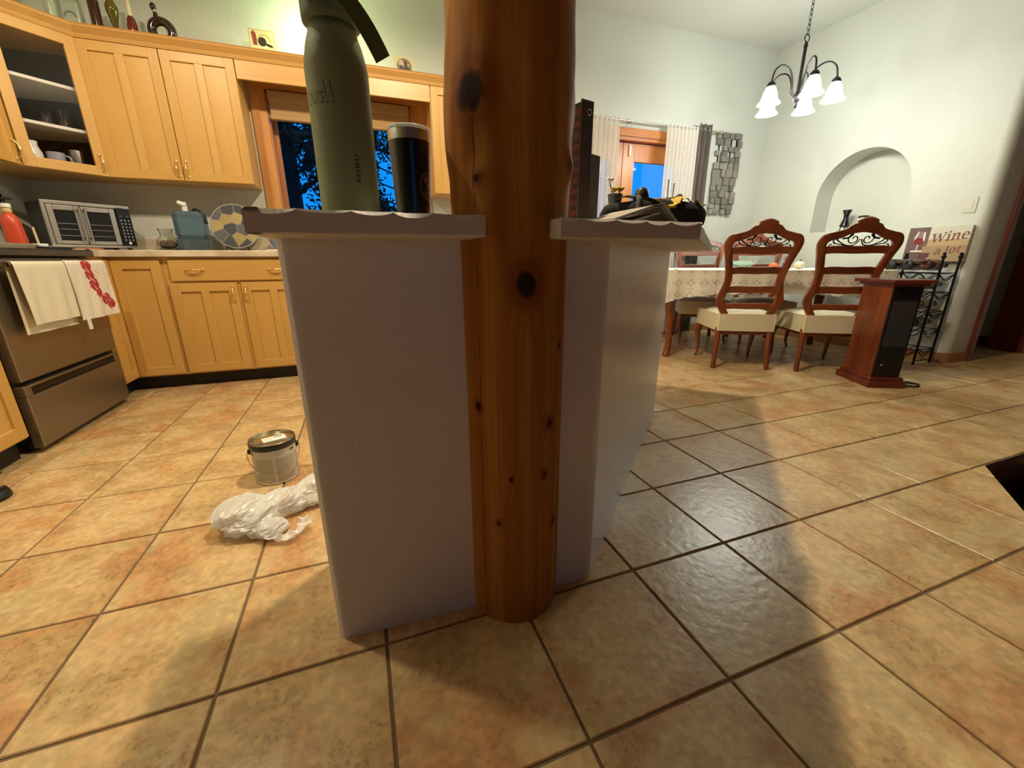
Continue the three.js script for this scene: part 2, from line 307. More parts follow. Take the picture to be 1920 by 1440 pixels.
// ---------------------------------------------------------------- windows, French door, tree outside
function pane(name, x0, x1, y0, y1, z, parent) { return M(name, bx(x0, x1, y0, y1, z - 0.002, z + 0.002), mat.glass, parent); }
{
  const [a, b, c, d] = WIN, w = struct('window_1', [bx(a - 0.1, a + 0.01, c + 0.001, d, Z0, Z0 + 0.025, 0.004), bx(b - 0.01, b + 0.13, c + 0.001, d, Z0, Z0 + 0.025, 0.004), bx(a - 0.102, b + 0.132, d + 0.001, d + 0.1, Z0, Z0 + 0.027, 0.004, 'x'), bx(a - 0.11, b + 0.14, c - 0.1, c + 0.001, Z0, Z0 + 0.05, 0.004, 'x')], mat.pine);
  M('jamb', [bx(a, a + 0.02, c, d, Z0 - 0.19, Z0 + 0.01), bx(b - 0.02, b, c, d, Z0 - 0.19, Z0 + 0.01), bx(a, b, d - 0.02, d, Z0 - 0.19, Z0 + 0.01, 0, 'x'), bx(a, b, c, c + 0.02, Z0 - 0.19, Z0 + 0.01, 0, 'x')], mat.pine, w);
  M('sash', [bx(a + 0.02, a + 0.05, c + 0.02, d - 0.02, Z0 - 0.15, Z0 - 0.11, 0.003), bx(b - 0.05, b - 0.02, c + 0.02, d - 0.02, Z0 - 0.15, Z0 - 0.11, 0.003), bx(a + 0.02, b - 0.02, d - 0.06, d - 0.02, Z0 - 0.15, Z0 - 0.11, 0.003, 'x'), bx(a + 0.02, b - 0.02, c + 0.02, c + 0.06, Z0 - 0.15, Z0 - 0.11, 0.003, 'x')], mat.pine, w);
  pane('pane', a + 0.04, b - 0.04, c + 0.05, d - 0.05, Z0 - 0.13, w);
  // folded shade drawn up under the head of the window
  const sh = thing('window_shade', 'tan fabric shade drawn up in folds at the top of the kitchen window', 'window shade', [(a + b) / 2, 0, 0]);
  const L = (b - a) / 2 - 0.03, tan = std({ color: C(172, 140, 96), roughness: 0.9, bumpMap: rep(weaveB, 6, 6), bumpScale: 0.0006 });
  M('headrail', bx(-L, L, 2.11, 2.185, Z0 + 0.012, Z0 + 0.065, 0.006, 'x'), tan, sh);
  M('fold', bx(-L + 0.004, L - 0.004, 2.015, 2.115, Z0 + 0.016, Z0 + 0.05, 0.01, 'x'), tan, sh);
  M('bottom_rail', bx(-L, L, 1.985, 2.02, Z0 + 0.012, Z0 + 0.062, 0.008, 'x'), tan, sh);

  const [e, f, , h] = DOOR, dr = struct('door_1', [bx(e - 0.0, e + 0.03, 0, h - 0.031, Z0 - 0.2, Z0), bx(f - 0.03, f, 0, h - 0.031, Z0 - 0.2, Z0), bx(e, f, h - 0.03, h, Z0 - 0.2, Z0, 0, 'x'), bx(e - 0.09, e, 0, h, Z0 + 0.001, Z0 + 0.02, 0.004), bx(f, f + 0.09, 0, h, Z0 + 0.001, Z0 + 0.02, 0.004), bx(e - 0.092, f + 0.092, h + 0.001, h + 0.08, Z0 + 0.001, Z0 + 0.022, 0.004, 'x')], mat.doorWood);
  const mid = 2.175;
  for (const [x0, x1] of [[e + 0.03, mid - 0.003], [mid + 0.003, f - 0.03]]) {
    const zz = Z0 - 0.09, lf = M('door_leaf', [bx(x0, x0 + 0.15, 0.02, h - 0.04, zz - 0.022, zz + 0.022, 0.003), bx(x1 - 0.15, x1, 0.02, h - 0.04, zz - 0.022, zz + 0.022, 0.003), bx(x0 + 0.15, x1 - 0.15, h - 0.22, h - 0.04, zz - 0.022, zz + 0.022, 0.003, 'x'), bx(x0 + 0.15, x1 - 0.15, 0.02, 0.3, zz - 0.022, zz + 0.022, 0.003, 'x')], mat.doorWood, dr);
    pane('pane', x0 + 0.145, x1 - 0.145, 0.29, h - 0.21, zz, lf);
  }
  M('door_latch', bx(2.245, 2.27, 1.99, 2.1, Z0 - 0.068, Z0 - 0.05, 0.004), mat.white, dr);
  M('threshold', bx(e, f, 0, 0.02, Z0 - 0.2, Z0, 0, 'x'), mat.doorWood, dr);

  const w2 = struct('window_2', [bx(-0.99, -0.89, 0.86, 2.04, Z1 - 0.02, Z1 + 0.02), bx(0.49, 0.59, 0.86, 2.04, Z1 - 0.02, Z1 + 0.02), bx(-0.99, 0.59, 2.04, 2.14, Z1 - 0.022, Z1 + 0.022, 0, 'x'), bx(-0.99, 0.59, 0.76, 0.86, Z1 - 0.022, Z1 + 0.022, 0, 'x')], mat.pine);  // unseen window added behind the camera for blue dusk light on the bar
  pane('pane', -0.9, 0.5, 0.85, 2.05, Z1 + 0.1, w2);
}
{
  // ground and the tree outside the kitchen window
  const gnd = struct('ground', bx(-30, 30, -0.9, -0.7, -60, Z0 - 0.25), std({ color: C(70, 66, 52), roughness: 1 }));
  const bark = std({ color: C(62, 52, 46), roughness: 1 }), leafM = std({ color: C(52, 60, 40), roughness: 0.9, side: THREE.DoubleSide });
  function tree(label, x, z, trunkR, hgt, n, spread, leafSize, lean) {
    const t = thing('tree', label, 'tree', [x, -0.7, z]);
    const br = [], cl = [];
    br.push(vtube([[0, 0, 0], [lean * 0.3, hgt * 0.3, 0.05], [lean * 0.6, hgt * 0.65, -0.05], [lean, hgt, 0]], [trunkR, trunkR * 0.9, trunkR * 0.7, trunkR * 0.3], 24, 10));
    for (let i = 0; i < 44; i++) {
      const y = rr(0.2, 0.92) * hgt, a = rr(0, 6.28), L = rr(0.5, 1.1) * spread, x0 = lean * y / hgt;
      const tip = [x0 + Math.cos(a) * L, y + rr(0.1, 0.7) * L, Math.sin(a) * L * 0.8];
      br.push(vtube([[x0, y, 0], [x0 + Math.cos(a) * L * 0.5, y + L * 0.16, Math.sin(a) * L * 0.4], tip], [trunkR * 0.22, trunkR * 0.13, 0.008], 10, 6));
      cl.push([tip, L * 0.32], [[x0 + Math.cos(a) * L * 0.6, y + L * 0.22, Math.sin(a) * L * 0.5], L * 0.3]);
    }
    M('trunk', br, bark, t);
    const s = new THREE.Shape(); s.moveTo(0, -1); s.quadraticCurveTo(0.75, -0.2, 0, 1); s.quadraticCurveTo(-0.75, -0.2, 0, -1);
    const lg = new THREE.ShapeGeometry(s, 4), im = new THREE.InstancedMesh(lg, leafM, n), o = new THREE.Object3D();
    for (let i = 0; i < n; i++) {
      const [c, r] = cl[rnd() * cl.length | 0], u = rr(-1, 1), a = rr(0, 6.28), q = Math.pow(rnd(), 0.6) * r;
      o.position.set(c[0] + Math.cos(a) * Math.sqrt(1 - u * u) * q, c[1] + u * q, c[2] + Math.sin(a) * Math.sqrt(1 - u * u) * q);
      o.rotation.set(rr(0, 6), rr(0, 6), rr(0, 6)); o.scale.setScalar(leafSize * rr(0.6, 1.3)); o.updateMatrix(); im.setMatrixAt(i, o.matrix);
    }
    im.name = 'foliage'; im.userData.kind = 'stuff'; shade(im); t.add(im);
  }
  tree('big leafy tree with a thick trunk outside the kitchen window', -1.75, -8.2, 0.24, 7.5, 9500, 1.9, 0.09, 0.1);
  tree('fine-leaved tree with thin branches outside the kitchen window', 0.9, -13, 0.12, 8.5, 9000, 2.4, 0.075, -0.2);
}

// ---------------------------------------------------------------- log post, half wall, bar top
{
  const R = 0.125, cx = -0.368, cz = -0.066, nA = 72, nY = 200;
  // knots: angle from +z towards +x, height, size
  const knots = [[-0.1, 0.856, 0.022], [-0.9, 1.19, 0.028], [-0.98, 0.59, 0.009], [0.42, 0.546, 0.009], [0.62, 0.27, 0.008], [0.3, 0.42, 0.006], [-0.35, 0.42, 0.005], [0.75, 1.08, 0.008], [-0.85, 1.05, 0.007], [1.5, 1.22, 0.02], [2.6, 0.9, 0.02], [0.68, 0.72, 0.006], [-0.6, 0.3, 0.005], [1.2, 2.1, 0.02], [-1.3, 2.4, 0.02], [0.3, 2.0, 0.02]];
  const rad = (a, y) => {
    const u = a / (2 * Math.PI) + 1;
    let r = R + (fbm(u, y / 3.2, 5, 3, 3, 401) - 0.5) * 0.012 + (y > 0.98 ? (fbm(u, y / 3.2, 9, 14, 3, 411) - 0.5) * 0.026 + 0.003 : (y < 0.06 ? -0.002 : 0));
    for (const [ka, ky, ks] of knots) { let d = a - ka; d = Math.atan2(Math.sin(d), Math.cos(d)); const q = Math.hypot(d * R, (y - ky) * 0.55) / ks; r += (y > 0.98 ? 0.012 : 0.003) * Math.exp(-q * q * 0.35) - 0.003 * Math.exp(-q * q * 3); }
    return r;
  };
  const P = [], U = [], I = [];
  for (let j = 0; j <= nY; j++) for (let i = 0; i <= nA; i++) { const a = (i / nA * 2 - 1) * Math.PI, y = j / nY * H, r = rad(a, y); P.push(Math.sin(a) * r, y, Math.cos(a) * r); U.push(i / nA, j / nY); }
  for (let j = 0; j < nY; j++) for (let i = 0; i < nA; i++) { const a = j * (nA + 1) + i, b = a + nA + 1; I.push(a, a + 1, b, a + 1, b + 1, b); }
  const g = new THREE.BufferGeometry(); g.setAttribute('position', new THREE.Float32BufferAttribute(P, 3)); g.setAttribute('uv', new THREE.Float32BufferAttribute(U, 2)); g.setIndex(I); g.computeVertexNormals();
  const wood = tex(1024, 1024, (u, v) => {
    const a = (u * 2 - 1) * Math.PI, y = v * H; let kd = 0, warp = 0, ring = 0;
    for (const [ka, ky, ks] of knots) { let d = a - ka; d = Math.atan2(Math.sin(d), Math.cos(d)) * R; const dy = (y - ky), q = Math.hypot(d, dy * 0.8) / ks; if (q > 9) continue; kd = Math.max(kd, 1 - sst(0.55, 1.15, q + (fbm(u, v, 60, 120, 2, 433) - 0.5) * 0.5)); warp += Math.exp(-q * q * 0.12) * Math.sign(d) * 0.02; ring = Math.max(ring, Math.exp(-Math.pow(q - 1.3, 2) * 2)); }
    const gr = fbm(u + warp, v, 26, 3, 4, 421), st = fbm(u + warp, v, 120, 6, 2, 427), blot = fbm(u, v, 4, 10, 3, 429);
    let c = mix3([188, 130, 58], [150, 92, 34], sat((gr - 0.5) * 2 + 0.45)); c = mix3(c, [146, 86, 30], sat((st - 0.5) * 1.4)); c = mix3(c, [206, 152, 78], sst(0.55, 0.8, blot) * 0.4);
    c = mix3(c, [120, 58, 22], ring * 0.5); c = mix3(c, [46, 22, 12], kd);
    if (Math.abs(a + 0.93) < 0.006 && y < 0.98 && fbm(u, v, 4, 40, 2, 439) > 0.42) c = [70, 36, 16];
    if (Math.abs(a + 0.9 + 0.02 * Math.sin(y * 9)) < 0.008 && y > 1.0 && y < 1.15) c = [60, 30, 14];
    return c;
  });
  const post = thing('log_post', 'round pine log post with dark knots standing in the white half wall', 'post', [cx, 0, cz]);
  M('log', g, phy({ map: wood, roughness: 0.7, specularIntensity: 0.4, bumpMap: wood, bumpScale: 0.0006 }), post);
}
{
  // half wall with softly rounded corners
  const pts = [[-0.83, -0.05], [-0.145, -0.018], [0.945, -1.09], [0.712, -1.323], [-0.27, -0.375], [-0.83, -0.385]], s = new THREE.Shape(), r = 0.022;
  pts.forEach((p, i) => {
    const a = pts[(i + 5) % 6], b = pts[(i + 1) % 6], la = Math.hypot(a[0] - p[0], a[1] - p[1]), lb = Math.hypot(b[0] - p[0], b[1] - p[1]);
    const q = [p[0] + (a[0] - p[0]) / la * r, p[1] + (a[1] - p[1]) / la * r], w = [p[0] + (b[0] - p[0]) / lb * r, p[1] + (b[1] - p[1]) / lb * r];
    i ? s.lineTo(q[0], -q[1]) : s.moveTo(q[0], -q[1]); s.quadraticCurveTo(p[0], -p[1], w[0], -w[1]);
  });
  const g = ext(s, 0.945, 0); g.rotateX(-Math.PI / 2);
  const w = M('half_wall', uvm(toCreasedNormals(g, 0.7)), mat.barWall); w.userData.kind = 'structure';
}
// a slab edge whose top arris is chipped in long scallops
function chipEdge(a, b, y0, y1, period, depth, n = 120, ph = 0) {
  const dx = b[0] - a[0], dz = b[1] - a[1], L = Math.hypot(dx, dz), ox = -dz / L, oz = dx / L; // outward = left of a->b
  const P = [], I = [];
  for (let i = 0; i <= n; i++) {
    const t = i / n, x = a[0] + dx * t, z = a[1] + dz * t, sN = t * L / period + ph + (vn(t * L * 7, 3, 999, 999, 61) - 0.5) * 0.5, f = sN - Math.floor(sN), c = 0.0015 + depth * Math.pow(4 * f * (1 - f), 0.7) * (0.5 + 0.7 * hash(Math.floor(sN), 3, 8));
    const b2 = 0.0015 + depth * 0.2 * vn(t * L * 30, 1, 999, 999, 67);
    for (const [o, y] of [[-0.0199, y0], [-b2, y0], [0, y0 + b2], [0.0005, y1 - c], [-c * 0.9, y1 - c * 0.12], [-0.0199, y1]]) P.push(x + ox * o, y, z + oz * o);
  }
  for (let i = 0; i < n; i++) for (let k = 0; k < 5; k++) { const q = i * 6 + k, w = q + 6; I.push(q, q + 1, w, q + 1, w + 1, w); }
  const g = new THREE.BufferGeometry(); g.setAttribute('position', new THREE.Float32BufferAttribute(P, 3)); g.setIndex(I);
  return uvm(toCreasedNormals(g.toNonIndexed(), 0.6));
}
{
  const y0 = 0.944, y1 = 0.981, e = 0.02;
  const body = [[-0.843 + e, 0.1 - e], [-0.477, 0.1 - e], [-0.477, -0.2], [-0.325, -0.2], [-0.325, 0.1 - e], [0.005 - e * 0.42, 0.1 - e], [1.185 - e * 1.41, -1.04], [0.87, -1.36], [-0.11, -0.42], [-0.843 + e, -0.42]];
  const cap = (x, s) => { const g = bx(x - 0.004, x + 0.004, y0, y1, -0.2, 0.1, 0.003); return g; };
  const t = M('bar_countertop', [uvm(slab(body, y0, y1)), chipEdge([-0.843, 0.1], [-0.477, 0.1], y0, y1, 0.078, 0.009, 120, 0.2), chipEdge([-0.325, 0.1], [0.005, 0.1], y0, y1, 0.078, 0.009, 110, 0.6), chipEdge([0.005, 0.1], [1.185, -1.04], y0, y1, 0.09, 0.008, 220), chipEdge([-0.843, -0.42], [-0.843, 0.1], y0, y1, 0.09, 0.008, 90), cap(-0.477), cap(-0.325)], mat.barTop);
  tag(t, 'off-white bar counter slab with chipped edges on top of the half wall', 'countertop');
}

// ---------------------------------------------------------------- kitchen cabinets
function pull(L = 0.1) {     // brass arch pull along local y, standing off towards +z
  const g = [vtube([[0, -L / 2, 0.004], [0, -L * 0.4, 0.018], [0, -L * 0.2, 0.026], [0, 0, 0.029], [0, L * 0.2, 0.026], [0, L * 0.4, 0.018], [0, L / 2, 0.004]], [0.005, 0.004, 0.0045, 0.0075, 0.0045, 0.004, 0.005], 24, 8)];
  for (const s of [-1, 1]) g.push(sph(0.008, 0, s * L / 2, 0.003, 1, 1.5, 0.5, 12), sph(0.0055, 0, s * L * 0.22, 0.026, 1, 0.7, 1, 10));
  return merge(g.map(q => uvm(q)));
}
const pullG = pull();
// a framed door facing +z with its lower left corner at (x, y); panels recessed
function door(parent, x, y, w, h, z, cols, handle, opt = {}) {
  const t = 0.02, st = 0.058, rl = 0.06, ms = 0.05, gs = [bx(0, st, 0, h, 0, t, 0.003), bx(w - st, w, 0, h, 0, t, 0.003), bx(st - 0.001, w - st + 0.001, 0, rl, 0.0005, t - 0.0005, 0.003, 'x'), bx(st - 0.001, w - st + 0.001, h - rl, h, 0.0005, t - 0.0005, 0.003, 'x')];
  const pw = (w - 2 * st - (cols - 1) * ms) / cols;
  for (let c = 1; c < cols; c++) gs.push(bx(st + c * pw + (c - 1) * ms, st + c * pw + c * ms, rl - 0.001, h - rl + 0.001, 0.0008, t - 0.0008, 0.003));
  const d = M('door', gs, mat.maple, parent); d.position.set(x, y, z);
  for (let c = 0; c < cols; c++) {
    const a = st + c * (pw + ms);
    if (opt.glass) M('pane', bx(a - 0.004, a + pw + 0.004, rl - 0.004, h - rl + 0.004, 0.008, 0.011), mat.glass, d);
    else M('panel', bx(a - 0.004, a + pw + 0.004, rl - 0.004, h - rl + 0.004, 0.002, 0.0075), mat.maple, d);
  }
  if (handle) { const m = M('handle', pullG, mat.brass, d); m.position.set(handle[0], handle[1], t); if (handle[2]) m.rotation.z = Math.PI / 2; }
  return d;
}
const UZ = -3.11, UB = 1.465, UT = 2.282, UD = -Z0 + UZ; // uppers: carcass front, bottom, top
{
  // double door upper cabinet left of the window; group origin at its lower left front corner
  const c = thing('upper_cabinet', 'wide maple wall cabinet with two double-panel doors beside the kitchen window', 'cabinet', [-2.262, UB, UZ]);
  const w = 0.892, h = UT - UB, d = UZ - Z0 - 0.003;
  M('carcass', [bx(0, w, 0, h, -d, -0.001)], mat.maple, c);
  door(c, 0.004, 0.002, 0.44, h - 0.004, 0, 2, [0.415, 0.075]); door(c, 0.449, 0.002, 0.44, h - 0.004, 0, 2, [0.027, 0.075]);
}
{
  // diagonal corner cabinet with a glass door
  const c = thing('corner_cabinet', 'maple corner wall cabinet with a glass door and white-edged shelves', 'cabinet', [-2.558, UB, -2.806], Math.PI / 4);
  const w = 0.42, h = UT - UB;
  // plan in local coords: front along x 0..w at z = 0, box behind it open to the front
  // pentagon plan in world, brought into the group's frame
  c.updateMatrixWorld(); const inv = c.matrixWorld.clone().invert(), W = (...gs) => gs.map(g => g.applyMatrix4(inv));
  const plan = [[-2.553, -2.802], [-2.268, -3.087], [-2.268, Z0 + 0.004], [X0 + 0.004, Z0 + 0.004], [X0 + 0.004, -2.802]], y0 = UB, y1 = UT - 0.002;
  M('carcass', W(uvm(slab(plan, y0, y0 + 0.018)), uvm(slab(plan, y1 - 0.018, y1)), bx(-2.286, -2.268, y0 + 0.018, y1 - 0.018, Z0 + 0.004, -3.09), bx(X0 + 0.004, -2.556, y0 + 0.018, y1 - 0.018, -2.82, -2.802)), mat.maple, c);
  const paintedShade = std({ color: C(72, 64, 56), roughness: 0.7 });  // dark tone paints the shade of the unlit cabinet interior
  M('back_panel', W(bx(X0 + 0.022, -2.286, y0 + 0.018, y1 - 0.018, Z0 + 0.004, Z0 + 0.012), bx(X0 + 0.004, X0 + 0.012, y0 + 0.018, y1 - 0.018, Z0 + 0.012, -2.82)), paintedShade, c);
  const sp = [[-2.58, -2.825], [-2.29, -3.115], [-2.29, Z0 + 0.014], [X0 + 0.014, Z0 + 0.014], [X0 + 0.014, -2.825]];
  for (const y of [0.262, 0.51]) M('shelf', W(uvm(slab(sp, UB + y, UB + y + 0.018))), mat.white, c);
  door(c, 0.004, 0.002, w - 0.008, h - 0.004, 0, 1, [w - 0.036, 0.08], { glass: true });
}
const at45 = (lx, ly, lz) => { const s = Math.SQRT1_2; return [-2.558 + lx * s + lz * s, UB + ly, -2.806 - lx * s + lz * s]; };
{
  const a = tag(M('pitcher', lathe([[0, 0], [0.04, 0], [0.052, 0.03], [0.05, 0.08], [0.036, 0.12], [0.04, 0.145], [0.035, 0.145], [0.03, 0.12], [0, 0.01]].map(p => [p[0], p[1]])), mat.whiteGloss), 'white rounded pitcher behind the glass cabinet door', 'pitcher'); a.position.set(...at45(0.085, 0.0185, -0.07));
  const b = thing('mug', 'pale grey-blue mug behind the glass cabinet door', 'mug', at45(0.2, 0.0185, -0.08)), bm = phy({ color: C(150, 152, 172), roughness: 0.3 });
  M('body', lathe([[0, 0], [0.042, 0], [0.045, 0.01], [0.045, 0.1], [0.041, 0.1], [0.041, 0.01], [0, 0.008]]), bm, b); M('handle', tube([[0.044, 0.085, 0], [0.07, 0.075, 0], [0.07, 0.035, 0], [0.044, 0.022, 0]], 0.006), bm, b);
  const c = tag(M('tumbler', lathe([[0, 0], [0.03, 0], [0.037, 0.13], [0.035, 0.13], [0.028, 0.006], [0, 0.006]]), mat.steel), 'brushed steel cup behind the glass cabinet door', 'cup'); c.position.set(...at45(0.3, 0.0185, -0.075));
  const d = tag(M('drinking_glass', lathe([[0, 0], [0.03, 0], [0.034, 0.11], [0.032, 0.11], [0.028, 0.006], [0, 0.006]]), mat.clearGlass), 'tall clear drinking glass on the middle shelf behind the cabinet glass', 'glass', 'glasses on the middle shelf'); d.position.set(...at45(0.3, 0.2805, -0.1));
  dup(d, at45(0.22, 0.2805, -0.12), 0, 'short clear drinking glass on the middle shelf behind the cabinet glass', 'glasses on the middle shelf').scale.y = 0.7;
}
{
  // wall cabinet over the stove side, facing +x
  const c = thing('upper_cabinet', 'maple wall cabinet above the stove with a single brass pull', 'cabinet', [-2.565, UB, -2.20], Math.PI / 2);
  const w = 0.59, h = UT - UB;
  M('carcass', bx(0, w, 0, h, -0.302, -0.001), mat.maple, c);
  door(c, 0.004, 0.002, w - 0.008, h - 0.004, 0, 2, [w - 0.035, 0.08]);
  const d = thing('upper_cabinet', 'maple wall cabinet between window and log post', 'cabinet', [0.022, UB, UZ]);
  M('carcass', bx(0, 0.42, 0, UT - UB, -0.277, -0.001), mat.maple, d);
  door(d, 0.004, 0.002, 0.412, UT - UB - 0.004, 0, 2, [0.38, 0.08]);
  // valance over the window and crown along the cabinet tops
  struct('trim_2', bx(-1.368, 0.02, 2.16, UT, UZ, UZ + 0.02, 0.003, 'x'), mat.mapleTrim);
  const prof = [[0, 0], [0.006, 0], [0.012, 0.012], [0.014, 0.022], [0.03, 0.04], [0.042, 0.052], [0.044, 0.06], [0.05, 0.066], [0, 0.066]];
  const path = [[-2.545, -1.6], [-2.545, -2.8], [-2.25, -3.09], [0.5, -3.09]]; // plan of the face line
  const gs = [];
  for (let i = 0; i < 3; i++) {
    const a = path[i], b = path[i + 1], P = [], n = prof.length;
    const nrm = k => { const p = path[k], q = path[k + 1], L = Math.hypot(q[0] - p[0], q[1] - p[1]); return [-(q[1] - p[1]) / L, (q[0] - p[0]) / L]; };
    const off = (k, o) => { const n1 = k > 0 ? nrm(k - 1) : nrm(0), n2 = k < 3 ? nrm(k) : nrm(2), m = [n1[0] + n2[0], n1[1] + n2[1]], d = m[0] * n1[0] + m[1] * n1[1]; return [path[k][0] + m[0] / d * o, path[k][1] + m[1] / d * o]; };
    const g = new THREE.BufferGeometry(), I = [];
    for (const k of [i, i + 1]) for (const [o, y] of prof) { const q = off(k, o); P.push(q[0], 2.28 + y, q[1]); }
    for (let k = 0; k < n; k++) { const k2 = (k + 1) % n; I.push(k, k2, n + k, k2, n + k2, n + k); }
    g.setAttribute('position', new THREE.Float32BufferAttribute(P, 3)); g.setIndex(I); gs.push(uvm(toCreasedNormals(g.toNonIndexed(), 0.5), i === 0 ? 'z' : 'x', 1, i * 0.3));
  }
  struct('trim_3', [...gs, uvm(slab([[X0 + 0.01, -1.6], [-2.55, -1.6], [-2.55, -2.8], [-2.25, -3.1], [0.45, -3.1], [0.45, Z0 + 0.005], [X0 + 0.01, Z0 + 0.005]], 2.325, 2.343), 'x')], mat.mapleTrim);
}
const CT = 0.975, FZ = -2.73, FX = -2.255; // counter top, base cabinet faces
{
  // base cabinets
  const c = thing('base_cabinet', 'maple base cabinet with one wide drawer over two doors', 'cabinet', [-1.945, 0, FZ]);
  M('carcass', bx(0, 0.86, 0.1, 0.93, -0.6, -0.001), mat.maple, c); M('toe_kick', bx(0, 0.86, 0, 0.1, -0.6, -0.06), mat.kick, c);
  const dr = M('drawer', bx(0, 0.8, 0, 0.145, 0, 0.02, 0.004, 'x'), mat.maple, c); dr.position.set(0.034, 0.768, 0);
  for (const x of [0.145, 0.655]) { const h = M('handle', pullG, mat.brass, dr); h.position.set(x, 0.075, 0.02); h.rotation.z = Math.PI / 2; }
  door(c, 0.012, 0.112, 0.405, 0.642, 0, 2, [0.378, 0.56]); door(c, 0.443, 0.112, 0.405, 0.642, 0, 2, [0.027, 0.56]);
  const k = thing('base_cabinet', 'maple corner base cabinet with a hinged single-panel door pair', 'cabinet', [-2.25, 0, FZ]);
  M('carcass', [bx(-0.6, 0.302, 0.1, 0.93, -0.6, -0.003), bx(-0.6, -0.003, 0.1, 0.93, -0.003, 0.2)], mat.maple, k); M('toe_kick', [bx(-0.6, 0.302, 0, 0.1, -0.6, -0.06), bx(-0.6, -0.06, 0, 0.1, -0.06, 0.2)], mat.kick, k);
  door(k, 0.022, 0.112, 0.27, 0.8, -0.002, 1, null);
  const dd = door(k, 0, 0.112, 0.19, 0.8, 0, 1, null); dd.rotation.y = Math.PI / 2; dd.position.set(-0.002, 0.112, 0.196);
  const l = thing('base_cabinet', 'maple base cabinet on the near side of the stove', 'cabinet', [FX, 0, -0.9], Math.PI / 2);
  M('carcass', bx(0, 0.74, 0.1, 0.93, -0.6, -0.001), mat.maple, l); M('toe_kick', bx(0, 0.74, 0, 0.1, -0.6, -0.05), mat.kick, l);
  const ld = M('drawer', bx(0, 0.7, 0, 0.145, 0, 0.02, 0.004, 'x'), mat.maple, l); ld.position.set(0.02, 0.768, 0);
  { const h = M('handle', pullG, mat.brass, ld); h.position.set(0.35, 0.075, 0.02); h.rotation.z = Math.PI / 2; }
  door(l, 0.02, 0.112, 0.345, 0.642, 0, 1, [0.318, 0.56]); door(l, 0.375, 0.112, 0.345, 0.642, 0, 1, [0.027, 0.56]);
  const m = thing('base_cabinet', 'maple sink base cabinet below the kitchen window', 'cabinet', [-1.083, 0, FZ]);
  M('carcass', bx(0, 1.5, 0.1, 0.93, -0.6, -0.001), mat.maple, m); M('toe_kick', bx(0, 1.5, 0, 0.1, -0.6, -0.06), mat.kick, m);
  for (let i = 0; i < 3; i++) door(m, 0.01 + i * 0.497, 0.112, 0.487, 0.642, 0, 2, [0.45, 0.56]);
  // counter slabs with a chipped edge
  const fz = -2.69, e = 0.02, fx = FX + 0.03;
  const top = M('kitchen_countertop', [uvm(slab([[X0 + 0.002, Z0 + 0.002], [0.45, Z0 + 0.002], [0.45, fz - e], [fx - e, fz - e], [fx - e, -2.53], [X0 + 0.002, -2.53]], 0.931, CT)), chipEdge([fx, fz], [0.45, fz], 0.931, CT, 0.06, 0.005, 300), chipEdge([fx, -2.53], [fx, fz], 0.931, CT, 0.06, 0.004, 20)], mat.stone);
  tag(top, 'pale stone kitchen counter with a chipped front edge under the wall cabinets', 'countertop');
  tag(M('kitchen_countertop', [uvm(slab([[X0 + 0.002, -1.64], [fx - e, -1.64], [fx - e, -0.9], [X0 + 0.002, -0.9]], 0.931, CT)), chipEdge([fx, -0.9], [fx, -1.64], 0.931, CT, 0.06, 0.004, 60)], mat.stone), 'short pale stone counter on the near side of the stove', 'countertop');
  struct('backsplash', [bx(X0 + 0.003, -1.36, CT, CT + 0.1, Z0 + 0.001, Z0 + 0.018, 0.003)], mat.stone);
}

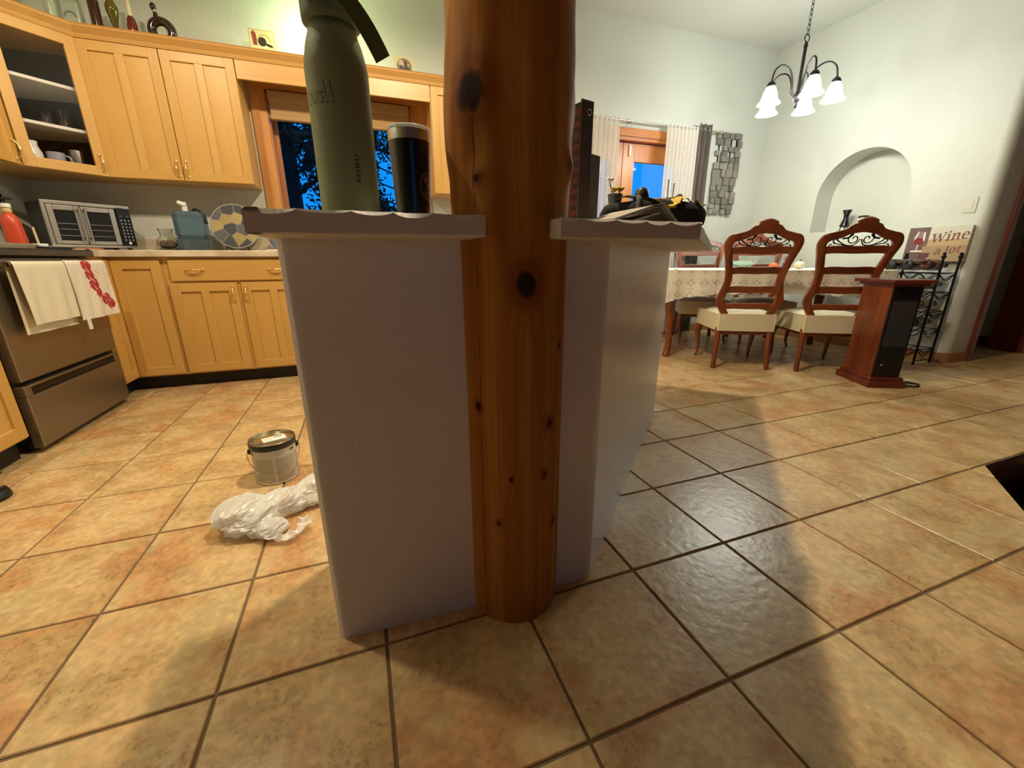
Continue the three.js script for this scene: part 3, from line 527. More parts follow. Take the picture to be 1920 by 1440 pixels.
// ---------------------------------------------------------------- stove and towels
{
  const zA = -1.668, zB = -2.512, w = zA - zB, s = thing('stove', 'bronze-toned steel kitchen range with a black glass cooktop and bottom drawer', 'stove', [-2.225, 0, zA], Math.PI / 2);
  // local: x runs along the front (away from camera), z out of the front
  M('body', bx(0.012, w - 0.012, 0.05, 0.93, -0.62, -0.045), mat.black, s);
  for (const x of [0.06, w - 0.06]) for (const z of [-0.08, -0.56]) M('foot', cyl(0.02, 0.02, 0.05, x, 0, z), mat.black, s);
  M('cooktop', [bx(0, w, 0.931, 0.968, -0.62, 0.022, 0.005), bx(0, w, 0.968, 1.0, -0.64, -0.58, 0.01)], mat.blackGloss, s);
  const d = M('oven_door', [bx(0.004, w - 0.004, 0.36, 0.922, -0.044, 0, 0.006)], mat.rangeSteel, s);
  M('handle', [tube([[0.06, 0.893, 0.055], [w - 0.06, 0.893, 0.055]], 0.011, 4, 12), bx(0.065, 0.09, 0.88, 0.906, 0, 0.055, 0.006), bx(w - 0.09, w - 0.065, 0.88, 0.906, 0, 0.055, 0.006)], mat.rangeSteel, d);
  const dr = M('drawer', [bx(0.004, w - 0.004, 0.03, 0.285, -0.044, 0, 0.006), bx(0.004, 0.05, 0.285, 0.338, -0.044, 0, 0.004), bx(w - 0.05, w - 0.004, 0.285, 0.338, -0.044, 0, 0.004), bx(0.05, w - 0.05, 0.326, 0.338, -0.044, 0, 0.004)], mat.rangeSteel, s);
  M('handle', bx(0.052, w - 0.052, 0.287, 0.325, -0.043, -0.02, 0.004), std({ color: C(60, 50, 40), roughness: 0.5, metalness: 0.6 }), dr);
  // towels over the oven handle: sheet over the bar, x along the bar
  const cloth = (x0, x1, front, back, seedK, th) => grid(26, 40, (u, v) => {
    const L = front + back, sl = v * L - back, wob = 0.004 * Math.sin(u * 11 + seedK) + 0.003 * Math.sin(u * 23 + v * 4 + seedK * 2), x = x0 + (x1 - x0) * u + (sl > 0 ? 0.012 * Math.sin(seedK + sl * 5) * sl * 3 : 0);
    const r = 0.0135 + th; let y, z;
    const arc = Math.PI * r;
    if (sl < -arc / 2) { y = 0.893 + (sl + arc / 2); z = 0.055 - r + Math.min(0, 0) - wob * 0.4; }
    else if (sl < arc / 2) { const a = sl / r; y = 0.893 + Math.cos(a) * r; z = 0.055 + Math.sin(a) * r; }
    else { y = 0.893 - (sl - arc / 2); z = 0.055 + r + wob * Math.min(1, (sl - arc / 2) * 6) + (sl - arc / 2) * 0.02; }
    return [x, y, z, u, v];
  });
  const t1 = tag(M('towel', cloth(0.075, 0.47, 0.3, 0.345, 1.3, 0.001), std({ color: C(222, 214, 190), roughness: 0.95, side: THREE.DoubleSide, bumpMap: rep(weaveB, 3, 5), bumpScale: 0.0008 })), 'plain cream dish towel hanging over the oven handle', 'towel');
  const quilt = canvasTex(512, 1024, (c, W, Hh) => {
    c.fillStyle = '#e6dfcf'; c.fillRect(0, 0, W, Hh); c.strokeStyle = '#b7ab98'; c.lineWidth = 2.5; c.setLineDash([9, 7]);
    for (let i = -24; i < 30; i++) { c.beginPath(); c.moveTo(i * 46, 0); c.lineTo(i * 46 + Hh * 0.7, Hh); c.stroke(); c.beginPath(); c.moveTo(i * 46 + 500, 0); c.lineTo(i * 46 + 500 - Hh * 0.7, Hh); c.stroke(); }
    c.setLineDash([]); c.lineWidth = 5; c.strokeStyle = '#8c8068'; c.setLineDash([6, 6]); c.beginPath(); c.moveTo(6, 0); c.lineTo(6, Hh); c.stroke(); c.setLineDash([]);
    const fl = (x, y, r) => { for (let k = 0; k < 9; k++) { const a = k * 0.7; c.fillStyle = ['#a8262f', '#c2434a', '#8e1b26', '#d98a86'][k % 4]; c.beginPath(); c.ellipse(x + Math.cos(a) * r * 0.45, y + Math.sin(a) * r * 0.45, r * 0.55, r * 0.42, a, 0, 7); c.fill(); } };
    const y0 = Hh * 0.5; for (const [x, y, r] of [[240, 30, 62], [250, 110, 56], [280, 195, 68], [310, 265, 56], [395, 330, 62], [440, 375, 56]]) fl(x, 545 - y * 1.15, r);
    c.strokeStyle = '#8d8a5a'; c.lineWidth = 5; c.beginPath(); c.moveTo(340, Hh - y0 - 60); c.lineTo(390, Hh - y0 - 90); c.stroke();
  });
  const t2 = thing('towel', 'white quilted dish towel with a red flower print on the oven handle', 'towel', [0, 0, 0]); scene.remove(t2); scene.add(t2);
  t2.position.copy(s.position); t2.rotation.copy(s.rotation);
  M('cloth', cloth(0.44, w - 0.02, 0.33, 0.26, 2.6, 0.0035), std({ map: quilt, roughness: 0.95, side: THREE.DoubleSide, bumpMap: rep(weaveB, 3, 5), bumpScale: 0.0008 }), t2);
  M('loop_tag', bx(0.47, 0.505, 0.535, 0.6, 0.077, 0.0785), mat.white, t2);
  t1.position.copy(s.position); t1.rotation.copy(s.rotation);
}

// ---------------------------------------------------------------- things on the stove and kitchen counter
{
  const tr = tag(M('serving_tray', [bx(-0.13, 0.13, 0, 0.012, -0.2, 0.2, 0.005), bx(-0.13, -0.118, 0.01, 0.03, -0.2, 0.2, 0.004), bx(0.118, 0.13, 0.01, 0.03, -0.2, 0.2, 0.004), bx(-0.118, 0.118, 0.01, 0.03, 0.188, 0.2, 0.004), bx(-0.118, 0.118, 0.01, 0.03, -0.2, -0.188, 0.004)], std({ color: C(150, 140, 118), roughness: 0.6 })), 'worn grey tray standing at the back of the stove top', 'tray'); tr.position.set(-2.47, 0.969, -2.28);
  const b = thing('sauce_bottle', 'orange-red squeeze bottle with a white cap on the stove tray', 'bottle', [-2.46, 0.982, -2.375]);
  M('body', lathe([[0, 0], [0.04, 0], [0.044, 0.01], [0.043, 0.06], [0.04, 0.1], [0.04, 0.13], [0.03, 0.16], [0.015, 0.18], [0, 0.18]]), phy({ color: C(196, 70, 40), roughness: 0.35 }), b);
  M('neck', lathe([[0.016, 0.178], [0.02, 0.185], [0.017, 0.205], [0, 0.205]]), std({ color: C(196, 170, 120), roughness: 0.5 }), b);
  M('cap', cyl(0.021, 0.02, 0.02, 0, 0.205, 0), mat.white, b); M('pump', [cyl(0.006, 0.006, 0.025, 0, 0.225, 0), bx(-0.008, 0.035, 0.243, 0.257, -0.009, 0.009, 0.005)], mat.black, b);
  const y = thing('spice_jar', 'small yellow spice jar behind the red bottle on the tray', 'jar', [-2.49, 0.982, -2.44]);
  M('body', cyl(0.024, 0.024, 0.07, 0, 0, 0), std({ color: C(190, 160, 84), roughness: 0.5 }), y); M('lid', cyl(0.025, 0.025, 0.016, 0, 0.07, 0), mat.white, y);
  const m = thing('utensil_rest', 'white spoon rest with an upright pale wooden handle on the tray', 'spoon rest', [-2.40, 0.982, -2.43]);
  M('dish', lathe([[0, 0], [0.034, 0], [0.038, 0.02], [0.034, 0.02], [0.03, 0.006], [0, 0.006]]), mat.whiteGloss, m); M('stick', rod([0, 0.005, 0], [-0.01, 0.11, -0.01], 0.006), std({ color: C(206, 190, 150), roughness: 0.6 }), m);
  const l = thing('ladle', 'black plastic ladle leaning against the wall behind the stove', 'ladle', [-2.66, 0.969, -2.62]);
  M('bowl', (() => { const g = new THREE.SphereGeometry(0.058, 20, 12, 0, Math.PI * 2, 0, Math.PI / 2); g.rotateX(-1.2); g.rotateY(0.6); g.translate(0, 0.3, 0); return g; })(), std({ color: C(18, 20, 26), roughness: 0.35, side: THREE.DoubleSide }), l);
  M('handle', tube([[0, 0.26, -0.02], [0.0, 0.16, -0.03], [0.02, 0.0, 0.0]], 0.007), mat.black, l);
  const pl = tag(M('plate', lathe([[0, 0], [0.06, 0], [0.11, 0.014], [0.112, 0.018], [0.06, 0.006], [0, 0.006]], 36), mat.whiteGloss), 'white plate lying on the far end of the cooktop', 'plate'); pl.position.set(-2.36, 0.969, -2.37);
  pl.position.set(-2.3, 0.969, -2.4); pl.scale.set(0.72, 1, 0.72); tr.position.x = -2.53;
  tag(M('pot_holder', bx(-0.07, 0.07, 0, 0.009, -0.07, 0.07, 0.004), std({ color: C(196, 130, 96), roughness: 0.95 })), 'faded orange cloth pot holder on the counter beside the cooktop', 'pot holder').position.set(-2.31, CT, -2.66);
}
{
  // countertop oven with two French doors, set diagonally in the corner
  const o = thing('countertop_oven', 'brushed steel countertop oven with two glass doors set across the corner', 'oven', [-2.39, CT, -3.01], 0.75);
  const W = 0.228, h0 = 0.02, h1 = 0.31;
  M('case', bx(-W + 0.003, W - 0.003, h0 + 0.003, h1 - 0.003, -0.27, -0.0125, 0.008), mat.black, o);
  M('front_frame', [bx(-W, W, h0, h0 + 0.016, -0.012, 0.008, 0.003, 'x'), bx(-W, W, h1 - 0.022, h1, -0.012, 0.008, 0.003, 'x'), bx(-W, -W + 0.02, h0, h1, -0.012, 0.006, 0.003)], mat.steel, o);
  for (const a of [-1, 1]) for (const z of [-0.03, -0.24]) M('foot', cyl(0.016, 0.014, 0.021, a * (W - 0.04), 0, z), mat.black, o);
  const inner = std({ color: C(40, 42, 44), roughness: 0.6 });
  for (const [a, b, hx] of [[-W + 0.022, -0.045, -0.058], [-0.041, 0.138, -0.028]]) {
    const y0 = h0 + 0.02, y1 = h1 - 0.026, d = M('door', [bx(a, a + 0.03, y0, y1, -0.008, 0.008, 0.003), bx(b - 0.03, b, y0, y1, -0.008, 0.008, 0.003), bx(a + 0.03, b - 0.03, y0, y0 + 0.022, -0.008, 0.008, 0.003, 'x'), bx(a + 0.03, b - 0.03, y1 - 0.03, y1, -0.008, 0.008, 0.003, 'x')], mat.steel, o);
    M('pane', bx(a + 0.028, b - 0.028, y0 + 0.02, y1 - 0.028, -0.005, 0.002), phy({ color: C(38, 42, 46), roughness: 0.08, clearcoat: 0.8 }), d);
    for (const y of [0.075, 0.115, 0.15]) M('rack_wire', rod([a + 0.032, y + h0, 0.0025], [b - 0.032, y + h0, 0.0025], 0.0018, 6), mat.chrome, d);
    M('handle', [rod([hx, y0 + 0.02, 0.035], [hx, y1 - 0.01, 0.035], 0.006, 10), bx(hx - 0.006, hx + 0.006, y0 + 0.03, y0 + 0.045, 0.006, 0.035), bx(hx - 0.006, hx + 0.006, y1 - 0.035, y1 - 0.02, 0.006, 0.035)], mat.steel, d);
  }
  const pt = canvasTex(256, 768, (c, w, h) => { c.fillStyle = '#111218'; c.fillRect(0, 0, w, h); c.fillStyle = '#9aa0b0'; for (let r = 0; r < 7; r++) for (let k = 0; k < 3; k++) { c.beginPath(); c.arc(56 + k * 72, 250 + r * 66, 17, 0, 7); c.fill(); } c.fillStyle = '#dfe2ea'; c.beginPath(); c.arc(128, 706, 30, 0, 7); c.fill(); c.fillStyle = '#5a6070'; c.fillRect(40, 150, 50, 26); c.fillRect(166, 150, 50, 26); });
  const pg = new THREE.BoxGeometry(0.076, h1 - h0 - 0.03, 0.016); pg.translate(0.186, (h0 + h1) / 2, 0);
  M('control_panel', pg, std({ map: pt, roughness: 0.3 }), o);
}
{
  const j = thing('water_jug', 'blue-grey square plastic water jug with a white spout on the counter', 'jug', [-1.85, CT, -3.14]);
  const blue = phy({ color: C(170, 194, 208), roughness: 0.12, transmission: 0.85, thickness: 0.05, ior: 1.35, attenuationColor: C(120, 160, 186), attenuationDistance: 0.2 });
  M('body', [bx(-0.095, 0.095, 0, 0.09, -0.085, 0.085, 0.018), bx(-0.091, 0.091, 0.088, 0.1, -0.081, 0.081, 0.005), bx(-0.095, 0.095, 0.098, 0.285, -0.085, 0.085, 0.03)], blue, j);
  M('spout', [cyl(0.02, 0.018, 0.05, -0.02, 0.28, 0), (() => { const g = new THREE.CapsuleGeometry(0.016, 0.03, 4, 10); g.rotateZ(1.1); g.translate(-0.032, 0.338, 0.01); return g; })(), cyl(0.014, 0.016, 0.03, -0.02, 0.32, 0)], mat.white, j);
  M('handle', tube([[0.02, 0.285, 0], [0.045, 0.305, 0], [0.085, 0.275, 0], [0.105, 0.2, 0.0]], 0.009), mat.black, j);
  // glass jar
  const g = thing('glass_jar', 'round glass jar with dried contents beside the water jug', 'jar', [-2.01, CT, -3.1]);
  M('body', lathe([[0, 0], [0.05, 0], [0.068, 0.03], [0.066, 0.07], [0.04, 0.1], [0.038, 0.125], [0.05, 0.15], [0.047, 0.15], [0.034, 0.125], [0.036, 0.1], [0.062, 0.07], [0.064, 0.03], [0.048, 0.004], [0, 0.004]]), mat.clearGlass, g);
  const f = M('contents', sph(0.055, 0, 0.04, 0, 1, 0.62, 1), std({ color: C(140, 118, 84), roughness: 0.95, bumpMap: rep(plasterB, 3, 3), bumpScale: 0.01 }), g); f.userData.label = 'brown dried contents';
  tag(M('trivet', cyl(0.1, 0.1, 0.006, 0, 0, 0, 30), mat.black), 'flat black trivet on the counter under the glass jar', 'trivet').position.set(-1.98, CT + 0.0001, -3.06);
  g.position.y = CT + 0.0062;
  // round mosaic plate on a wire stand
  const p = thing('mosaic_plate', 'round stone mosaic plate of slate and cream pieces on a wire stand', 'decor plate', [-1.568, CT, -3.17]);
  const R = 0.168, tilt = -0.16, disc = new THREE.Group(); 
  const base = cyl(R, R, 0.01, 0, -0.005, 0, 48); base.rotateX(Math.PI / 2 + tilt); base.translate(0, R + 0.022, 0);
  M('disc', base, std({ color: C(176, 170, 158), roughness: 0.8 }), p);
  const pts = [[-0.12, 0.09], [-0.04, 0.12], [0.05, 0.13], [0.13, 0.07], [-0.13, 0.0], [-0.055, 0.055], [0.02, 0.06], [0.085, 0.03], [0.15, -0.02], [-0.1, -0.07], [-0.03, -0.02], [0.05, -0.03], [0.12, -0.09], [-0.05, -0.12], [0.02, -0.09], [0.07, -0.14]];
  const slate = std({ color: C(70, 72, 78), roughness: 0.7 }), slate2 = std({ color: C(92, 96, 104), roughness: 0.7 }), cream = std({ color: C(196, 184, 136), roughness: 0.75, map: mat.stone.map });
  const cols = [slate2, slate, slate, cream, cream, cream, cream, slate, slate2, slate2, slate, slate2, cream, slate, cream, slate];
  pts.forEach((q, i) => {
    let poly = []; for (let k = 0; k < 28; k++) { const a = k / 28 * Math.PI * 2; poly.push([Math.cos(a) * (R - 0.006), Math.sin(a) * (R - 0.006)]); }
    pts.forEach((o, k) => { if (k === i) return; const nx = o[0] - q[0], ny = o[1] - q[1], L = Math.hypot(nx, ny); poly = clip(poly, nx / L, ny / L, ((o[0] * o[0] + o[1] * o[1] - q[0] * q[0] - q[1] * q[1]) / 2) / L - 0.0022); });
    if (poly.length < 3) return;
    const g = ext(poly, 0.004, 0.001); g.translate(0, 0, 0.004); g.rotateX(tilt); g.translate(0, R + 0.022, 0); M('mosaic_piece', uvm(g), cols[i], p);
  });
  M('stand', [tube([[-0.07, 0, 0.05], [-0.075, 0.03, 0.055], [-0.06, 0.028, 0.02], [-0.06, 0.004, -0.09]], 0.003), tube([[0.07, 0, 0.05], [0.075, 0.03, 0.055], [0.06, 0.028, 0.02], [0.06, 0.004, -0.09]], 0.003), tube([[-0.07, 0.006, 0.045], [-0.03, 0.012, 0.05], [0, 0.006, 0.045], [0.03, 0.012, 0.05], [0.07, 0.006, 0.045]], 0.003)], mat.iron, p);
  // napkin holder and blue bowl
  const nh = thing('napkin_holder', 'beige arched napkin holder on the counter beside the mosaic plate', 'napkin holder', [-1.415, CT, -3.22]);
  const arch = []; for (let k = 0; k <= 16; k++) { const a = k / 16 * Math.PI; arch.push([Math.cos(a) * 0.08, Math.sin(a) * 0.105]); }
  for (const z of [0.012, -0.04]) { const g = ext(arch, 0.012, 0.003); g.translate(0, 0, z); M('side_panel', uvm(g), std({ color: C(176, 164, 138), roughness: 0.7 }), nh); }
  M('base', bx(-0.075, 0.075, 0, 0.01, -0.03, 0.014), std({ color: C(176, 164, 138), roughness: 0.7 }), nh);
  const bl = tag(M('bowl', lathe([[0, 0], [0.03, 0], [0.034, 0.008], [0.06, 0.05], [0.066, 0.09], [0.062, 0.09], [0.055, 0.05], [0.03, 0.012], [0, 0.01]]), phy({ color: C(112, 132, 156), roughness: 0.25 })), 'blue-grey ceramic bowl on a board beside the napkin holder', 'bowl'); bl.position.set(-1.27, CT + 0.0125, -3.1);
  tag(M('cutting_board', bx(-0.13, 0.13, 0, 0.012, -0.09, 0.09, 0.004, 'x'), mat.white), 'thin white cutting board under the blue-grey bowl', 'cutting board').position.set(-1.22, CT, -3.08);
}
// ---------------------------------------------------------------- bottles and picture tiles on the cabinet tops
const SH = 2.3432;
{
  const gm = (r, g, b, rough = 0.12) => phy({ color: C(r, g, b), roughness: rough, transmission: 0.35, thickness: 0.03, ior: 1.45, clearcoat: 0.5 });
  const put = (name, label, x, z, parts) => { const t = thing(name, label, 'bottle', [x, SH, z], 0, 'bottles on the cabinet tops'); for (const [n, g, m] of parts) M(n, g, m, t); return t; };
  const cork = std({ color: C(150, 110, 70), roughness: 0.9 });
  put('bottle', 'squat dark amber bottle above the stove-side cabinet', -2.62, -2.72, [['body', lathe([[0, 0], [0.05, 0], [0.054, 0.02], [0.05, 0.12], [0.02, 0.17], [0.017, 0.24], [0, 0.24]]), gm(96, 52, 20)], ['stopper', cyl(0.014, 0.016, 0.03, 0, 0.24, 0), cork]]);
  put('bottle', 'wavy-sided amber bottle above the glass corner cabinet', -2.50, -2.99, [['body', lathe([[0, 0], [0.034, 0], [0.04, 0.03], [0.033, 0.07], [0.041, 0.11], [0.034, 0.15], [0.038, 0.18], [0.018, 0.22], [0.016, 0.28], [0, 0.28]]), gm(140, 86, 22)], ['stopper', cyl(0.014, 0.014, 0.03, 0, 0.28, 0), cork]]);
  put('bottle', 'pale twisted glass bottle above the glass corner cabinet', -2.36, -3.17, [['body', lathe([[0, 0], [0.026, 0], [0.032, 0.04], [0.026, 0.08], [0.032, 0.12], [0.026, 0.17], [0.014, 0.22], [0.014, 0.3], [0, 0.3]]), gm(196, 206, 180)], ['stopper', cyl(0.012, 0.013, 0.03, 0, 0.3, 0), cork]]);
  put('bottle', 'flat clear bottle with an embossed arch above the double-door cabinet', -2.27, -3.2, [['body', [bx(-0.05, 0.05, 0, 0.17, -0.022, 0.022, 0.016), lathe([[0.02, 0.165], [0.017, 0.2], [0.016, 0.27], [0, 0.27]])], gm(190, 204, 186)], ['emblem', (() => { const g = new THREE.TorusGeometry(0.028, 0.005, 8, 20, Math.PI); g.translate(0, 0.08, 0.022); return g; })(), std({ color: C(120, 124, 108), roughness: 0.4 })], ['stopper', cyl(0.013, 0.014, 0.03, 0, 0.27, 0), cork]]);
  put('bottle', 'tall straight dark brown bottle above the double-door cabinet', -2.145, -3.2, [['body', lathe([[0, 0], [0.028, 0], [0.03, 0.006], [0.03, 0.195], [0.02, 0.215], [0, 0.215]]), gm(70, 32, 22)], ['stopper', cyl(0.012, 0.012, 0.02, 0, 0.215, 0), cork]]);
  put('bottle', 'olive green teardrop bottle on a thin stem above the double-door cabinet', -2.05, -3.2, [['body', lathe([[0, 0.03], [0.008, 0.035], [0.014, 0.06], [0.034, 0.15], [0.034, 0.18], [0.018, 0.215], [0.013, 0.235], [0.016, 0.27], [0, 0.272]]), gm(106, 94, 22)], ['foot', lathe([[0, 0], [0.03, 0], [0.03, 0.004], [0.007, 0.01], [0.006, 0.04], [0, 0.04]]), gm(190, 196, 160)]]);
  put('bottle', 'slender red bottle with a pale neck above the double-door cabinet', -1.955, -3.2, [['body', lathe([[0, 0], [0.024, 0], [0.03, 0.03], [0.03, 0.08], [0.024, 0.12], [0.015, 0.14], [0, 0.14]]), gm(120, 40, 26)], ['neck', lathe([[0.015, 0.138], [0.013, 0.16], [0.014, 0.215], [0.01, 0.23], [0, 0.23]]), std({ color: C(212, 206, 170), roughness: 0.6 })]]);
  const ring = new THREE.TorusGeometry(0.058, 0.027, 16, 36); ring.translate(0, 0.08, 0);
  put('bottle', 'dark ring-shaped bottle with a stopper above the double-door cabinet', -1.79, -3.2, [['body', [ring, lathe([[0.016, 0.16], [0.013, 0.185], [0, 0.185]], 20, -0.02, 0, 0)], gm(52, 26, 18)], ['stopper', sph(0.02, -0.026, 0.215, 0, 0.9, 1.3, 0.9), mat.blackGloss], ['collar', cyl(0.012, 0.012, 0.02, -0.022, 0.18, 0), mat.chrome]]);
  // picture tiles
  const p1 = canvasTex(256, 256, (c, w, h) => { c.fillStyle = '#d2c79c'; c.fillRect(0, 0, w, h); c.strokeStyle = '#b3a473'; c.lineWidth = 8; c.strokeRect(6, 6, w - 12, h - 12); c.fillStyle = '#bfae74'; c.beginPath(); c.arc(150, 110, 70, Math.PI, 0); c.arc(150, 110, 46, 0, Math.PI, true); c.fill(); c.fillStyle = '#8d3a30'; c.beginPath(); c.moveTo(28, 40); c.lineTo(50, 14); c.lineTo(74, 44); c.lineTo(80, 160); c.lineTo(40, 162); c.fill(); c.fillStyle = '#2a2420'; c.beginPath(); c.ellipse(130, 120, 42, 46, 0, 0, 7); c.fill(); c.beginPath(); c.ellipse(196, 150, 40, 14, 0.3, 0, 7); c.fill(); c.fillStyle = '#c9b58c'; c.fillRect(90, 200, 110, 22); });
  const p2 = canvasTex(256, 256, (c, w, h) => { c.fillStyle = '#cdbf98'; c.fillRect(0, 0, w, h); c.fillStyle = '#7a6e55'; c.beginPath(); c.moveTo(30, 256); c.lineTo(30, 120); c.arc(128, 120, 98, Math.PI, 0); c.lineTo(226, 256); c.fill(); c.fillStyle = '#b9a990'; c.beginPath(); c.ellipse(90, 90, 34, 50, 0, 0, 7); c.fill(); c.fillStyle = '#343a3a'; c.fillRect(64, 110, 46, 80); c.fillStyle = '#5a3424'; c.fillRect(128, 50, 36, 120); c.fillStyle = '#3a2420'; c.beginPath(); c.ellipse(160, 160, 46, 34, 0, 0, 7); c.fill(); c.fillStyle = '#9a5456'; c.beginPath(); c.ellipse(150, 216, 74, 34, 0, 0, 7); c.fill(); c.fillStyle = '#e0d2b4'; for (const [x, y] of [[186, 96], [70, 200], [96, 214], [140, 196]]) { c.beginPath(); c.arc(x, y, 10, 0, 7); c.fill(); } });
  for (const [x, tx, label, s] of [[-1.185, p1, 'square cream picture tile with a red vase on a black stand', 0.17], [-0.153, p2, 'square picture tile of an arched still life leaning above the window', 0.155]]) {
    const t = thing('picture_tile', label, 'picture tile', [x, SH, -3.24]);
    const f = new THREE.BoxGeometry(s, s, 0.012); f.rotateX(-0.12); f.translate(0, s / 2 + 0.03 * (s > 0.16 ? 1 : 0.5), 0); M('tile', f, std({ map: tx, roughness: 0.4 }), t);
    M('easel', [bx(-0.05, 0.05, 0, 0.03, 0.004, 0.03, 0.004), bx(-0.045, -0.035, 0.02, 0.06, 0.024, 0.034, 0.003), bx(0.035, 0.045, 0.02, 0.06, 0.024, 0.034, 0.003), rod([0, 0.02, 0], [0, 0.02, -0.1], 0.006)], mat.iron, t);
  }
}

// ---------------------------------------------------------------- things on the bar
const BT = 0.9812;
{
  // tall green drinking bottle
  const b = thing('water_bottle', 'tall sage green insulated bottle with a carry strap standing on the bar counter', 'water bottle', [-0.692, BT, -0.03]);
  const r = 0.0505, prof = [[0, 0], [0.044, 0], [r - 0.001, 0.006], [r, 0.014], [r, 0.226], [r - 0.002, 0.242], [0.044, 0.262], [0.0385, 0.278], [0.0375, 0.292], [0, 0.292]];
  const g = ylathe(prof, 64, 0.292); // u runs round: uv.x = angle / 2pi with angle measured from +z towards +x
  const ink = canvasTex(2048, 1024, (c, w, h) => {
    c.fillStyle = '#87916a'; c.fillRect(0, 0, w, h);
    c.fillStyle = '#20231a'; c.strokeStyle = '#20231a'; c.lineCap = 'round'; c.lineWidth = 9;
    // handwriting on the upper body; u of the side facing the camera is near 0
    const X = u => ((u % 1) + 1) % 1 * w, Y = y => h - y / 0.292 * h;
    const word = (u, y, s, t) => { c.save(); c.translate(X(u), Y(y)); c.font = `italic ${s}px sans-serif`; c.fillText(t, 0, 0); c.restore(); };
    word(0.785, 0.168, 110, 'Yours');
    for (const [u, k] of [[0.934, 0], [0.966, 1]]) { c.beginPath(); c.moveTo(X(u) - 14, Y(0.2 - k * 0.002)); c.lineTo(X(u) + 4, Y(0.176)); c.stroke(); c.beginPath(); c.arc(X(u) + 8, Y(0.169), 8, 0, 7); c.fill(); }
    // maker's word running up the side
    c.save(); c.translate(X(0.055) + 20, Y(0.034)); c.rotate(-Math.PI / 2); c.fillStyle = '#2b3020'; c.font = 'bold 62px sans-serif'; c.fillText('≡  SORU', 0, 0); c.restore();
  });
  M('body', g, std({ map: ink, roughness: 0.5, bumpMap: rep(fineB, 6, 6), bumpScale: 0.0004 }), b);
  M('collar', lathe([[0.036, 0.289], [0.0445, 0.292], [0.0455, 0.3], [0.0455, 0.322], [0.043, 0.33], [0, 0.33]], 48), std({ color: C(104, 114, 92), roughness: 0.5 }), b);
  M('cap', lathe([[0.034, 0.329], [0.036, 0.34], [0.036, 0.372], [0.03, 0.38], [0, 0.382]], 40), std({ color: C(116, 132, 118), roughness: 0.4 }), b);
  M('cap_ring', [tube([[-0.03, 0.305, 0.036], [-0.024, 0.322, 0.045], [-0.014, 0.325, 0.045], [-0.01, 0.305, 0.046]], 0.0018)], mat.chrome, b);
  // flat strap: over the cap, down the front right and off to the side
  const path = new THREE.CatmullRomCurve3([V(-0.03, 0.345, 0.03), V(-0.008, 0.335, 0.05), V(0.016, 0.315, 0.056), V(0.034, 0.298, 0.054), V(0.052, 0.276, 0.05), V(0.068, 0.252, 0.042), V(0.074, 0.242, 0.038)], false, 'centripetal'), n = 40;
  const across = V(0.22, 0.33, 0.92).normalize();
  const side = s => { const P = []; for (let i = 0; i <= n; i++) { const p = path.getPoint(i / n), t = path.getTangent(i / n), wd = V(0.62, 0.52, -0.1).addScaledVector(t, -t.dot(V(0.62, 0.52, -0.1))).normalize(), nr = t.clone().cross(wd).normalize(); P.push([p, wd, nr]); } return P; };
  const S = side(), pos = [], I = [];
  for (const [p, wd, nr] of S) for (const [a, c] of [[-1, -1], [1, -1], [1, 1], [-1, 1]]) { const q = p.clone().addScaledVector(wd, a * 0.0135).addScaledVector(nr, c * 0.0013); pos.push(q.x, q.y, q.z); }
  for (let i = 0; i < n; i++) for (let k = 0; k < 4; k++) { const a = i * 4 + k, c = i * 4 + (k + 1) % 4; I.push(a, c, a + 4, c, c + 4, a + 4); }
  I.push(0, 1, 2, 0, 2, 3); const e = n * 4; I.push(e, e + 2, e + 1, e, e + 3, e + 2);
  const sg = new THREE.BufferGeometry(); sg.setAttribute('position', new THREE.Float32BufferAttribute(pos, 3)); sg.setIndex(I);
  M('strap', uvm(toCreasedNormals(sg.toNonIndexed(), 0.6)), std({ color: C(92, 104, 56), roughness: 0.6 }), b);
}
{
  const t = thing('tumbler', 'black steel tumbler with a bare rim and clear lid beside the green bottle', 'tumbler', [-0.57, BT, -0.1]);
  const g = ylathe([[0, 0], [0.031, 0], [0.034, 0.003], [0.0405, 0.148]], 64, 0.148);
  const tx = canvasTex(2048, 1024, (c, w, h) => {
    c.fillStyle = '#0b0b0d'; c.fillRect(0, 0, w, h); const cx = 0.155 * w, cy = h * (1 - 0.45);
    c.strokeStyle = '#8f7a66'; c.lineWidth = 14; c.beginPath(); c.ellipse(cx, cy, 215, 178, 0, 0, 7); c.stroke(); c.lineWidth = 6; c.strokeStyle = '#4a3c30'; c.beginPath(); c.ellipse(cx, cy, 182, 148, 0, 0, 7); c.stroke();
    c.fillStyle = '#74593c'; c.beginPath(); c.ellipse(cx, cy - 70, 150, 62, 0, 0, 7); c.fill(); c.beginPath(); c.ellipse(cx, cy + 90, 120, 40, 0, 0, 7); c.fill();
    c.fillStyle = '#9a8672'; c.font = 'bold 96px serif'; c.textAlign = 'center'; c.fillText('NM', cx, cy + 40);
    c.font = 'bold 92px sans-serif'; c.fillStyle = '#6e665e'; c.fillText('YETI', 0.165 * w, h * 0.93); c.strokeStyle = '#6e665e'; c.lineWidth = 6; c.strokeRect(0.165 * w - 130, h * 0.93 - 88, 260, 106);
  });
  M('body', g, phy({ map: tx, roughness: 0.3, clearcoat: 0.3 }), t);
  M('rim', lathe([[0.0405, 0.148], [0.0412, 0.166], [0.039, 0.167], [0.038, 0.15]], 64), mat.steel, t);
  M('lid', lathe([[0, 0.164], [0.03, 0.164], [0.038, 0.166], [0.0415, 0.168], [0.0405, 0.173], [0.032, 0.171], [0, 0.17]], 48), phy({ color: C(225, 225, 220), roughness: 0.15, transmission: 0.7, thickness: 0.003 }), t);
}
